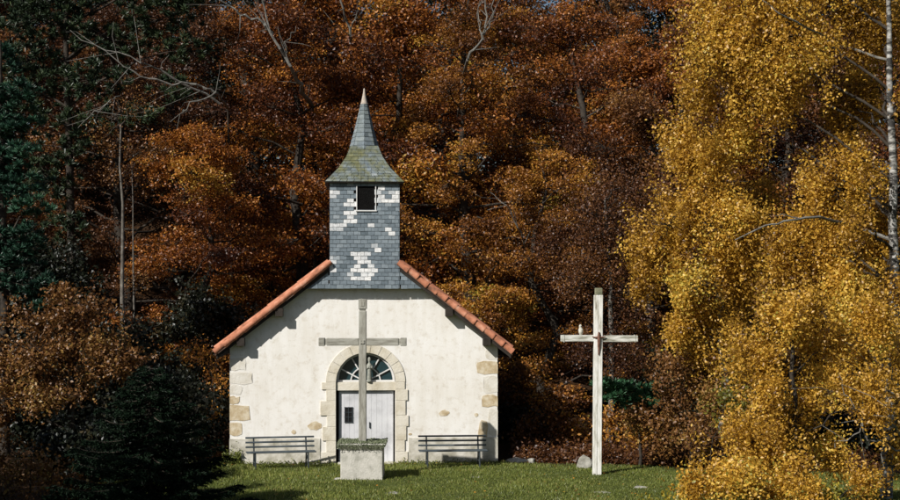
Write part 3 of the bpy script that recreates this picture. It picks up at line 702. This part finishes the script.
for k, px, d, lb, mt in ((0, 985, 50, 'rust beech outside the right edge of the view, nearest the birches', 'rust'), (1, 1090, 54, 'brown beech outside the right edge of the view, farther along the wood', 'brown'), (4, 1010, 66, 'dark tree deep in the wood outside the right edge of the view', 'dark'), (5, 1120, 70, 'dark tree farthest along the wood outside the right edge of the view', 'dark'), (2, -90, 52, 'brown beech outside the left edge of the view', 'brown')):
    place_tree(k, px, d, lb, mt, 1.)
def blob_tree(name, label, trunk, tr, blobs, mat, bark, leaf=.075, dens=14., per=34, sx=.16, sz=.24, droop=.6, up=.2, group=None, cat='tree', asp=.7, limbs=True, ltip=None, shell=.5, seed=1, extra=None, needle=False, clumpvar=.12):
    """trunk line, leafy masses centred where the boughs carry them"""
    r_ = np.random.default_rng(seed); trunk = np.asarray(trunk, float); base = trunk[0].copy()
    t = thing(name, label, cat, tuple(base), 0, group); gt = Geo(); gl = Geo(); bows = []; T = trunk-base
    # refine trunk
    k = len(T); tt = np.linspace(0, k-1, (k-1)*4+1); Ti = np.stack([np.interp(tt, np.arange(k), T[:, j]) for j in range(3)], 1)
    Ti[1:-1, :2] += r_.normal(0, .02, (len(Ti)-2, 2)); tube(gt, Ti, np.linspace(tr, tr*.25, len(Ti)), 10)
    LP = []; LT = []
    for bi, (c, rad) in enumerate(blobs):
        gb = Geo(); bows.append(gb)
        c = np.asarray(c, float)-base; rad = np.asarray(rad, float)
        if limbs:
            zt = c[2]-np.hypot(*(c[:2]))*.5; j = np.argmin(np.abs(Ti[:, 2]-zt)); o = Ti[j]
            P = curve(o, c, (0, 0, .10*np.linalg.norm(c-o)), 8); P[1:-1] += r_.normal(0, .05, (6, 3)); rr = np.linspace(tr*.26, tr*.07, 8)
            prisms(gb, P[:-1], P[1:], rr[:-1], rr[1:], 6)
        vol = rad[0]*rad[1]*rad[2]; n = int(dens*vol**.8*4)
        d = unit(r_.normal(0, 1, (n, 3))); rr = r_.uniform(shell**3, 1, (n, 1))**(1/3)*(1+.22*np.sin(d[:, :1]*5+bi)*np.sin(d[:, 2:]*4+bi*2))
        p = c+d*rr*rad
        ks = max(4, int(n/16)); sc_ = c+unit(r_.normal(0, 1, (ks, 3)))*rad*r_.uniform(.4, .95, (ks, 1)); own = r_.integers(0, ks, n)
        if not needle: p = p+(sc_[own]-p)*np.where(r_.uniform(0, 1, (n, 1)) < .8, r_.uniform(.55, .85, (n, 1)), 0)
        LP.append(p); LT.append(r_.normal(-.02, .11)+r_.normal(0, clumpvar*.6, n)+r_.normal(0, clumpvar, ks)[own])
        m_ = n//3; prisms(gb, np.repeat(c[None], m_, 0), p[:m_], tr*.07, .006, 3)
    LP = np.concatenate(LP); LT = np.concatenate(LT); n = len(LP)
    off = r_.normal(0, 1, (n, per, 3))*np.array([sx, sx, sz]); P = (LP[:, None]+off).reshape(-1, 3)
    tn = np.clip(np.repeat(LT, per)+.5+r_.normal(0, .15, n*per), 0, 1)
    if needle:      # needles radiate from their tuft
        dr = unit(off.reshape(-1, 3)+np.array([0, 0, .08])); c0 = np.repeat(LP, per, 0)
        w_ = unit(np.cross(dr, r_.normal(0, 1, dr.shape)))*leaf*.11; e = c0+dr*leaf*r_.uniform(.6, 1.2, (n*per, 1)); s0 = c0+dr*.02
        gl.add(np.stack([s0-w_, s0+w_, e+w_*.3, e-w_*.3], 1), np.arange(n*per*4).reshape(-1, 4), np.repeat(tn, 4))
    else: leaves(gl, P, leaf, leaf*asp, tn, up, droop)
    geoobj('trunk', gt, M[bark], t, True); [geoobj('bough', b_, M['darkbark'], t, True) for b_ in bows]; geoobj('crown', gl, M[mat], t)
    print(name, n*per)
    return t, base
def B(px, py, d, w, h, dp=None):   # a leafy mass by where it is seen
    s = d/F; return (at(px, py, d), (w*s/2, (dp or w*s/2), h*s/2))
# yellow birches, right
d0 = 33.
bt, bb = blob_tree('birch_tree', 'large yellow birch at the right edge showing white bark trunk', [at(886, 640, d0)*[1, 1, 0], at(893, 330, d0), at(893, 180, d0), at(889, 60, d0), at(890, -60, d0)], .15,
    [B(860, 20, 34, 90, 100), B(790, 40, 33.6, 130, 150), B(720, 60, 34.5, 110, 150), B(700, 95, 35, 50, 50), B(850, 110, 35, 80, 60), B(742, 135, 35, 60, 60), B(872, 90, 35.3, 60, 90), B(890, 20, 35.4, 50, 80), B(840, 190, 34, 100, 110), B(878, 250, 34.6, 70, 110), B(800, 250, 34.2, 90, 100), B(850, 300, 33.6, 90, 90), B(830, -40, 34, 160, 90), B(930, 60, 33.5, 60, 200), B(930, 240, 33.5, 50, 160), B(820, 240, 34.4, 90, 80), B(770, 90, 34.4, 90, 90), B(850, 260, 34.8, 90, 90), B(790, 300, 34.5, 80, 80), B(860, 370, 34.5, 90, 90), B(905, 330, 34, 50, 120), B(886, 325, 32.2, 50, 60), B(858, 228, 31.9, 60, 36), B(896, 290, 32.2, 36, 60), B(896, 370, 32.3, 40, 70), B(893, 445, 32.4, 40, 60), B(870, 180, 32.4, 26, 50), B(902, 95, 32.5, 18, 30), B(900, 400, 32.6, 40, 80), B(745, -30, 34, 120, 80)],
    'yellow', 'birch', .080, 31, 42, .115, .20, seed=31, group='yellow birches')
bt2, bb2 = blob_tree('birch_tree', 'rounded yellow birch between the white cross and the right birch trunk', [at(720, 560, 37)*[1, 1, 0], at(725, 380, 37), at(715, 250, 37), at(705, 150, 37)], .13,
    [B(705, 170, 36.5, 90, 80), B(668, 225, 36.5, 80, 100), B(725, 225, 36, 90, 100), B(655, 275, 37, 60, 70), B(700, 285, 36.2, 80, 70), B(745, 290, 36.6, 70, 80), B(690, 330, 37, 80, 60), B(765, 200, 37, 50, 60), B(680, 140, 37, 60, 60), B(740, 250, 36.4, 80, 80), B(730, 345, 37, 90, 70), B(640, 250, 37.2, 50, 60)],
    'yellow', 'birch', .080, 32, 42, .115, .18, seed=32, group='yellow birches')
blob_tree('birch_tree', 'golden young birch in front of the right birch trunk, lower right', [at(800, 620, 30)*[1, 1, 0], at(795, 420, 30), at(790, 330, 30), at(800, 290, 30)], .07,
    [B(790, 320, 30, 90, 80), B(760, 370, 30.4, 80, 90), B(820, 350, 30.5, 70, 60), B(745, 440, 29.4, 90, 70), B(785, 425, 30, 60, 70), B(870, 330, 30.5, 70, 90), B(880, 400, 30, 60, 80), B(735, 490, 28.6, 120, 70), B(800, 500, 28.5, 80, 60), B(865, 490, 30, 60, 50), B(760, 400, 29.8, 70, 60), B(815, 400, 30.4, 60, 80), B(835, 455, 30.6, 60, 70), B(790, 465, 29.2, 70, 60), B(705, 485, 28.8, 60, 50)],
    'yellow', 'darkbark', .072, 36, 42, .11, .16, seed=33, group='yellow birches')
blob_tree('turning_shrub', 'brown and green turning shrub under the rounded birch', [at(690, 480, 38.5)*[1, 1, 0], at(690, 440, 38.5), at(690, 400, 38.5)], .05,
    [B(680, 370, 38, 90, 90), B(725, 400, 37, 80, 100), B(660, 425, 39, 80, 80), B(705, 440, 36.5, 70, 60), B(745, 350, 38, 60, 80)],
    'tan', 'darkbark', .095, 24, 34, .13, .13, seed=34, cat='shrub')
blob_tree('turning_shrub', 'green and yellow leafed shrub at the bottom right edge of the lawn', [at(690, 640, 29)*[1, 1, 0]-[0, 0, .1], at(700, 540, 29), at(705, 500, 29)], .04,
    [B(670, 502, 29, 60, 30), B(715, 505, 28.5, 80, 50), B(770, 505, 29, 70, 50), B(830, 505, 29, 90, 60), B(730, 400, 31.5, 50, 70)],
    'yellowgreen', 'darkbark', .075, 18, 34, .12, .10, seed=35, cat='shrub')
blob_tree('bushy_tree', 'dark brown fine-twigged tree just above the white cross', [at(610, 470, 45)*[1, 1, 0], at(612, 380, 45), at(610, 280, 45), at(605, 200, 45)], .12,
    [B(600, 220, 45, 110, 110), B(630, 190, 46, 90, 80), B(585, 280, 45, 90, 80), B(630, 290, 45, 80, 90), B(560, 250, 46, 60, 80), B(610, 350, 45, 110, 70)],
    'brown', 'bark', .075, 22, 26, .20, .20, seed=36)
blob_tree('autumn_shrub', 'orange-brown thicket at the foot of the wood beside the white cross', [at(560, 470, 43)*[1, 1, 0], at(560, 440, 43), at(560, 410, 43)], .05,
    [B(520, 385, 43.5, 60, 70), B(560, 400, 43, 80, 80), B(620, 430, 42.5, 90, 50), B(530, 435, 43, 60, 40), B(650, 445, 41.5, 60, 30), B(580, 440, 43, 60, 40)],
    'orange', 'darkbark', .10, 15, 26, .16, .09, seed=37, cat='shrub')
blob_tree('small_pine', 'small blue-green pine bough showing behind the white cross shaft', [at(640, 474, 39.4)*[1, 1, 0], at(640, 430, 39.4), at(632, 395, 39.4)], .05,
    [B(615, 392, 39.0, 46, 24, .5), B(642, 398, 39.2, 46, 30, .5), B(660, 390, 39.6, 26, 16, .3), B(600, 385, 38.6, 18, 12, .2)],
    'sprig', 'darkbark', .16, 80, 50, .07, .05, seed=38, needle=True, shell=.2)
for px, py, d, w, h, lb in ((860, 440, 41, 150, 120, 'near-black bush added as shade behind the bare branches at the lower right'), (780, 440, 42, 130, 110, 'near-black bush added as shade behind the golden young birch'), (690, 400, 45, 120, 150, 'near-black bush added as shade behind the turning shrub'), (520, 430, 46.5, 90, 80, 'near-black bush added as shade in the gap right of the chapel')):
    blob_tree('shade_fill_bush', lb, [at(px, 480, d)*[1, 1, 0], at(px, 450, d), at(px, 425, d)], .06, [B(px, py, d, w, h), B(px-w*.3, py+15, d, w*.6, h*.7), B(px+w*.3, py+10, d, w*.6, h*.7)], 'dark', 'darkbark', .14, 10, 26, .18, .12, seed=px, group='shade fill bushes', cat='bush')  # near-black bushes added where the gaps hold only shade
# left side
blob_tree('pine_tree', 'blue-green pine at the left edge of the wood', [at(5, 480, 40)*[1, 1, 0], at(5, 300, 40), at(0, 100, 40), at(0, 40, 40)], .16,
    [B(15, 92, 40, 56, 26), B(10, 128, 40, 66, 26), B(22, 152, 39.5, 44, 18), B(12, 186, 40, 74, 26), B(28, 208, 39.5, 46, 22), B(12, 240, 40, 70, 34), B(-10, 160, 40, 60, 60), B(22, 285, 39.5, 70, 24), B(48, 305, 39.5, 60, 22), B(-20, 220, 40, 60, 60), B(5, 108, 40, 50, 40), B(5, 165, 40, 50, 40), B(8, 262, 39.8, 60, 40), B(0, 60, 40.4, 40, 40)],
    'pine', 'darkbark', .17, 34, 60, .1, .06, seed=41, needle=True, shell=.3)
blob_tree('pine_tree', 'tall dark olive pine high in the top left corner', [at(75, 480, 50)*[1, 1, 0], at(72, 250, 50), at(66, 60, 50), at(66, -60, 50)], .2,
    [B(40, 20, 50, 100, 50), B(110, 40, 50, 90, 44), B(90, 80, 49.5, 90, 36), B(30, 60, 50, 80, 40), B(160, 20, 50, 80, 40), B(120, 115, 49.5, 80, 30), B(170, 90, 49.5, 50, 30), B(140, -10, 50, 140, 30), B(60, 120, 50, 60, 26), B(185, 50, 50, 60, 30), B(20, 90, 50, 70, 60), B(50, 180, 50, 60, 50), B(70, 150, 50, 60, 40), B(60, 0, 50, 90, 50), B(180, -10, 50, 70, 40), B(70, 225, 50, 50, 40)],
    'olive', 'darkbark', .20, 13, 50, .12, .10, seed=42, needle=True, shell=.3)
blob_tree('oak_tree', 'tan-leaved oak filling the lower left beyond the dark spruces', [at(70, 480, 39)*[1, 1, 0], at(72, 400, 39), at(75, 340, 39)], .14,
    [B(75, 315, 39, 110, 60), B(30, 350, 38.6, 110, 80), B(110, 360, 38.6, 90, 90), B(60, 392, 38.4, 110, 50), B(0, 400, 38.5, 80, 70), B(-20, 340, 39, 60, 100)],
    'tan', 'darkbark', .10, 20, 32, .14, .12, seed=43)
blob_tree('autumn_shrub', 'orange-leaved shrub tight against the chapel left corner', [at(214, 470, 43)*[1, 1, 0], at(214, 430, 43), at(214, 390, 43)], .04,
    [B(216, 400, 43, 40, 70), B(205, 360, 43.5, 50, 60), B(222, 435, 42.5, 26, 50)], 'orange', 'darkbark', .085, 12, 26, .16, .14, seed=44, cat='shrub')
for (px, top, d, r0, lb) in ((121, 165, 46, .10, 'slim white birch trunk in the dark wood, left of the chapel'), (132, 210, 46.5, .05, 'thinner grey birch stem right beside the slim white trunk')):
    b = at(px, 470, d)*[1, 1, 0]; tpz = at(px, top-40, d)
    blob_tree('slender_birch', lb, [b, (b+tpz)/2+[.05, 0, 0], tpz], r0, [B(px-14, top-30, d, 50, 40), B(px+18, top-60, d+.5, 50, 40), B(px+10, 280, d+.6, 36, 30)], 'tan', 'bark', .08, 9, 22, .16, .16, seed=45+px, group='slender birches in the wood')

# foreground spruces
def spruce(label, px, d, H, Rb, seed, group=None, z0=None, dens=1.):
    r_ = np.random.default_rng(seed); x = (px-450)*d/F; t = thing('spruce_tree', label, 'tree', (x, d, float(gz(x, d))), 0, group)
    gt = Geo(); gl = Geo(); tube(gt, [(0, 0, -.3), (0, 0, H*.5), (0, 0, H)], [.12*H/6, .07*H/6, .01], 8)
    nl = int(H*17*dens)
    for i in range(nl):
        f = (i+.5)/nl; z = .1+f*H*.97; L = Rb*(1-f)**.85*r_.uniform(.75, 1.12)+.12; az = i*2.399+r_.normal(0, .2)
        e = np.array([math.cos(az)*L, math.sin(az)*L, z+L*r_.uniform(-.12, .10)]); P = curve((0, 0, z), e, (0, 0, -.10*L), 7)
        rr = np.linspace(.022, .006, 7); prisms(gt, P[:-1], P[1:], rr[:-1], rr[1:], 4)
        nt_ = max(3, int(L*10))
        for j in range(nt_):
            u = .12+.88*(j+.5)/nt_; q = u*6; a = min(5, int(q)); p = P[a]+(P[a+1]-P[a])*(q-a)
            for s in (-1, 1):
                tl = (.14+.34*L/ max(Rb, .1)*(1-u*.75))*r_.uniform(.7, 1.2)*1.2; sa = az+s*r_.uniform(.7, 1.0)
                te = p+np.array([math.cos(sa)*tl, math.sin(sa)*tl, -tl*r_.uniform(.1, .35)]); m_ = int(tl*120)+4
                uu = r_.uniform(0, 1, (m_, 1)); c = p+(te-p)*uu; ax = unit((te-p)[None])+r_.normal(0, .55, (m_, 3)); ax = unit(ax)
                w_ = unit(np.cross(ax, r_.normal(0, 1, (m_, 3))))*.012; en = c+ax*.075
                gl.add(np.stack([c-w_, c+w_, en+w_*.3, en-w_*.3], 1), np.arange(m_*4).reshape(-1, 4), np.repeat(np.clip(r_.normal(.5, .2, m_), 0, 1), 4))
    geoobj('trunk', gt, M['darkbark'], t, True); geoobj('crown', gl, M['spruce'], t); return t
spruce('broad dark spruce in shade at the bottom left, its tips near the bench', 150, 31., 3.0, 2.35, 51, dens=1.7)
for px, py, d, w, h, lb in ((185, 400, 44, 90, 120, 'near-black bush added as shade between the oak and the chapel'), (200, 320, 46, 80, 90, 'near-black bush added as shade behind the left corner of the chapel'), (120, 445, 36.8, 170, 90, 'near-black bush added as shade below the tan oak'), (25, 400, 43, 160, 130, 'near-black bush added as shade behind the tan oak at the left edge'), (110, 370, 44, 120, 140, 'near-black bush added as shade behind the tan oak, under the slim birch'), (30, 280, 47, 130, 110, 'near-black bush added as shade between the left pine and the oak'), (150, 400, 41, 110, 130, 'near-black bush added as shade behind the lone dark spruce')):
    blob_tree('shade_fill_bush', lb, [at(px, 480, d)*[1, 1, 0], at(px, 450, d), at(px, min(py+20, 440), d)], .06, [B(px, py, d, w, h), B(px-w*.3, py+15, d, w*.6, h*.7), B(px+w*.3, py+10, d, w*.6, h*.7), B(px, py+60, d, w, h*.6)], 'dark', 'darkbark', .13, 24, 28, .16, .12, seed=px, group='shade fill bushes', cat='bush')  # added near-black masses stand for the deep shade at lower left
blob_tree('oak_bush', 'dim orange-leaved bush in the bottom left corner', [at(30, 620, 32)*[1, 1, 0]-[0, 0, .2], at(30, 520, 32), at(30, 470, 32)], .06,
    [B(30, 470, 32, 90, 60), B(-10, 440, 32, 70, 70), B(75, 490, 31.5, 80, 50), B(20, 510, 31, 120, 40)], 'tan', 'darkbark', .085, 18, 28, .13, .11, seed=77, cat='bush')
# bare grey branches as parts of their trees : dead snags standing in the wood
def snag(label, trunk, tr, limbs, name='dead_tree', mat='deadwood', tm='darkbark'):
    trunk = [np.asarray(p, float) for p in trunk]; base = trunk[0].copy(); t = thing(name, label, 'tree', tuple(base), 0, 'bare grey trees in the wood')
    g = Geo(); tube(g, np.array(trunk)-base, np.linspace(tr, tr*.3, len(trunk)), 8); geoobj('trunk', g, M[tm], t, True)
    for pts, r0 in limbs:
        g = Geo(); P = np.array([np.asarray(p, float) for p in pts])-base; k = len(P); tt = np.linspace(0, k-1, (k-1)*4+1)
        Pi = np.stack([np.interp(tt, np.arange(k), P[:, j]) for j in range(3)], 1); Pi[1:-1] += rng.normal(0, .035, (len(Pi)-2, 3))
        tube(g, Pi, np.linspace(r0, r0*.25, len(Pi)), 6)
        for j in range(2, len(Pi)-1, 2):
            s = rng.uniform(.3, .9); dd = unit(Pi[j+1]-Pi[j]+rng.normal(0, .05, 3)); e = Pi[j]+(dd+rng.normal(0, .55, 3))*s; prisms(g, [Pi[j]], [e], [r0*.3], [.006], 4)
            e2 = e+(e-Pi[j])*.5+rng.normal(0, .12, 3); prisms(g, [e], [e2], [.008], [.004], 3)
        geoobj('bare_branch', g, M[mat], t)
D = 48.
snag('bare forked grey tree at the top, left of the spire', [at(318, 470, D+9)*[1, 1, 0], at(316, 200, D+8), at(312, 110, D+5)], .16,
     [([at(312, 110, D+5), at(300, 85, D+1), at(290, 66, D), at(270, 32, D-.3), at(258, -20, D)], .085), ([at(272, 35, D), at(262, 22, D-.2), at(240, 14, D-.3), at(214, -4, D-.4)], .06), ([at(286, 58, D), at(286, 42, D), at(296, 26, D-.2)], .025)])
snag('bare pale forked tree at the top centre right of the spire', [at(452, 470, D+9)*[1, 1, 0], at(455, 200, D+8), at(460, 90, D+5)], .13,
     [([at(460, 90, D+5), at(466, 58, D), at(482, 40, D-.2), at(486, 20, D-.2), at(488, -25, D)], .06), ([at(484, 35, D), at(492, 18, D), at(496, -5, D)], .03), ([at(484, 40, D-.2), at(478, 20, D-.2), at(480, -10, D)], .025)])
snag('dead tree with long bleached branches sloping across the upper left', [at(232, 470, D+6)*[1, 1, 0], at(232, 250, D+5), at(228, 110, D+3)], .12,
     [([at(228, 108, D+3), at(216, 92, D), at(195, 84, D-.3), at(172, 84, D-.5), at(140, 76, D-.8), at(118, 62, D-1), at(70, 30, D-1.2)], .05), ([at(216, 92, D), at(190, 104, D-.5), at(170, 122, D-.6)], .03), ([at(220, 104, D+1), at(160, 70, D), at(140, 62, D-.8), at(95, 45, D-.8)], .045), ([at(120, 96, D+2), at(112, 100, D-.5), at(96, 112, D-.5), at(78, 128, D-.6)], .03)])
snag('bare tree whose grey branch shows directly above the spire', [at(352, 470, D+9)*[1, 1, 0], at(352, 200, D+8), at(352, 60, D+5)], .13, [([at(352, 60, D+5), at(350, 34, D+.5), at(343, 8, D), at(340, -30, D)], .06), ([at(350, 30, D+1), at(356, 14, D+.6), at(358, -8, D)], .03)])
snag('bare tree with thin pale branches right of the roof slope', [at(530, 470, 54)*[1, 1, 0], at(531, 330, 54), at(528, 265, 50)], .06,
     [([at(528, 265, 50), at(524, 245, 47.5), at(520, 228, 46.8), at(505, 205, 46.6), at(490, 192, 46.6)], .035)])
# dead branches inside the birches
g = Geo()
def pale(g, pts, r0, base, k=6):
    P = np.array(pts)-base; n_ = len(P); tt = np.linspace(0, n_-1, (n_-1)*4+1); Pi = np.stack([np.interp(tt, np.arange(n_), P[:, j]) for j in range(3)], 1)
    Pi[1:-1] += rng.normal(0, .012, (len(Pi)-2, 3)); tube(g, Pi, np.linspace(r0, r0*.3, len(Pi)), k)
pale(g, [at(893, 240, 33), at(850, 225, 33.9), at(820, 217, 32.1), at(790, 220, 31.7), at(765, 226, 31.6), at(735, 240, 31.6)], .045, bb); pale(g, [at(800, 219, 31.8), at(784, 214, 31.7), at(775, 216, 31.6)], .015, bb)
geoobj('bare_branch', g, M['deadwood'], bt); g = Geo()
pale(g, [at(889, 60, 33), at(840, 45, 34), at(800, 24, 31.9), at(780, 14, 31.6), at(762, 0, 31.5)], .03, bb)
geoobj('bare_branch', g, M['deadwood'], bt)
snag('bare grey bush of crooked branches at the right edge, low down', [at(905, 560, 31.5)*[1, 1, 0], at(903, 440, 31.2), at(898, 380, 31)], .05,
     [([at(903, 440, 31.2), at(880, 415, 30.6), at(858, 430, 30.3), at(835, 448, 30.2)], .03), ([at(900, 400, 31), at(880, 380, 30.5), at(868, 365, 30.4)], .02), ([at(903, 450, 31.2), at(870, 440, 30.3), at(850, 400, 30.3), at(838, 372, 30.2)], .022), ([at(898, 385, 31), at(885, 350, 30.6), at(880, 330, 30.5)], .02)], 'dead_bush')
# trees outside the frame on the left, shading the lower left
for x, y, H, lb in ((-11.3, 24.4, 9.0, 'nearest of the tall spruces outside the left of the view'), (-13.2, 26.6, 9.2, 'farther tall spruce outside the left of the view'), (-10.6, 21.2, 9.4, 'tall spruce closest to the viewer, outside the left of the view'), (-15.0, 30.9, 8.8, 'farthest of the tall spruces outside the left of the view'), (-15.4, 25.0, 8.8, 'tall spruce standing leftmost outside the left of the view'), (-13.6, 29.2, 8.4, 'lowest of the tall spruces outside the left of the view')):
    spruce(lb, 450+x*F/y, y, H, 2.5, int(y*3), 'spruces outside the view', dens=.75)

# low undergrowth along the edge of the wood
n = 60000; ux_ = rng.uniform(-10, 11, n); uy = 40.3-np.clip(ux_-2, 0, 20)*.28+rng.exponential(1.6, n); ok = ~((ux_ > -6.3) & (ux_ < 1.75) & (uy < 49)) & ((ux_ > 1.5) | (uy > 40.5))
ux_, uy = ux_[ok], uy[ok]; uh = np.abs(rng.normal(0, .16, len(ux_)))*(.5+np.abs(np.sin(ux_*2.1+uy))); g = Geo()
leaves(g, np.stack([ux_, uy, gz(ux_, uy)+uh], 1), .09, .06, np.clip(rng.normal(.42, .2, len(ux_)), 0, 1), .3)
tag(geoobj('undergrowth', g, M['brown']), 'brown low undergrowth along the foot of the wood', 'undergrowth', kind='stuff')
# weeds along wall foot
n = 2600; r_ = rng; wx = np.concatenate([r_.uniform(-6.1, -5.6, n//2), r_.uniform(-5.9, 1.3, n//2)]); wy = 40+.07*(wx+2.31)-.05-np.abs(r_.normal(0, .05, n)); wz = np.abs(r_.normal(0, .05, n)); wz[:n//2] = np.abs(r_.normal(0, .16, n//2)); ok = ~((wx > -3.1) & (wx < -1.4))
g = Geo(); leaves(g, np.stack([wx, wy, wz], 1)[ok], .06, .03, np.clip(r_.normal(.45, .2, n), 0, 1)[ok], .1)
tag(geoobj('weeds', g, M['grass']), 'low green weeds along the foot of the chapel wall', 'weeds', kind='stuff')

# ------------------------------------------------------------------ light, sky, camera
EL = R(36.8); tx, ty = .704, .710
trav = Vector((tx*math.cos(EL), ty*math.cos(EL), -math.sin(EL))).normalized()
sl = bpy.data.lights.new('sun', 'SUN'); sl.energy = 5.; sl.angle = R(.55); sl.color = (1, .965, .91)
so = bpy.data.objects.new('sun', sl); C.objects.link(so); so.rotation_euler = trav.to_track_quat('-Z', 'Y').to_euler()
wd = bpy.data.worlds.new('World'); S.world = wd; wd.use_nodes = True; nt = wd.node_tree; bg = nt.nodes['Background']
sk = nt.nodes.new('ShaderNodeTexSky'); sk.sky_type = 'NISHITA'; sk.sun_disc = False; sk.sun_elevation = EL; sk.sun_rotation = math.atan2(-tx, -ty) % (2*math.pi)
nt.links.new(sk.outputs[0], bg.inputs[0]); bg.inputs[1].default_value = .05
cd = bpy.data.cameras.new('camera'); cam = bpy.data.objects.new('camera', cd); C.objects.link(cam)
cam.location = (0, 0, CAMZ); cam.rotation_euler = (R(90), 0, 0); cd.sensor_width = 36; cd.lens = 36*F/900; cd.shift_y = (HOR-250)/900; cd.clip_end = 1500
S.camera = cam
S.view_settings.view_transform = 'Standard'; S.view_settings.look = 'None'; S.view_settings.gamma = 1; S.view_settings.exposure = .14; S.view_settings.use_curve_mapping = False
S.render.engine = 'CYCLES'
S.cycles.max_bounces = 5; S.cycles.diffuse_bounces = 1; S.cycles.glossy_bounces = 2; S.cycles.transmission_bounces = 3
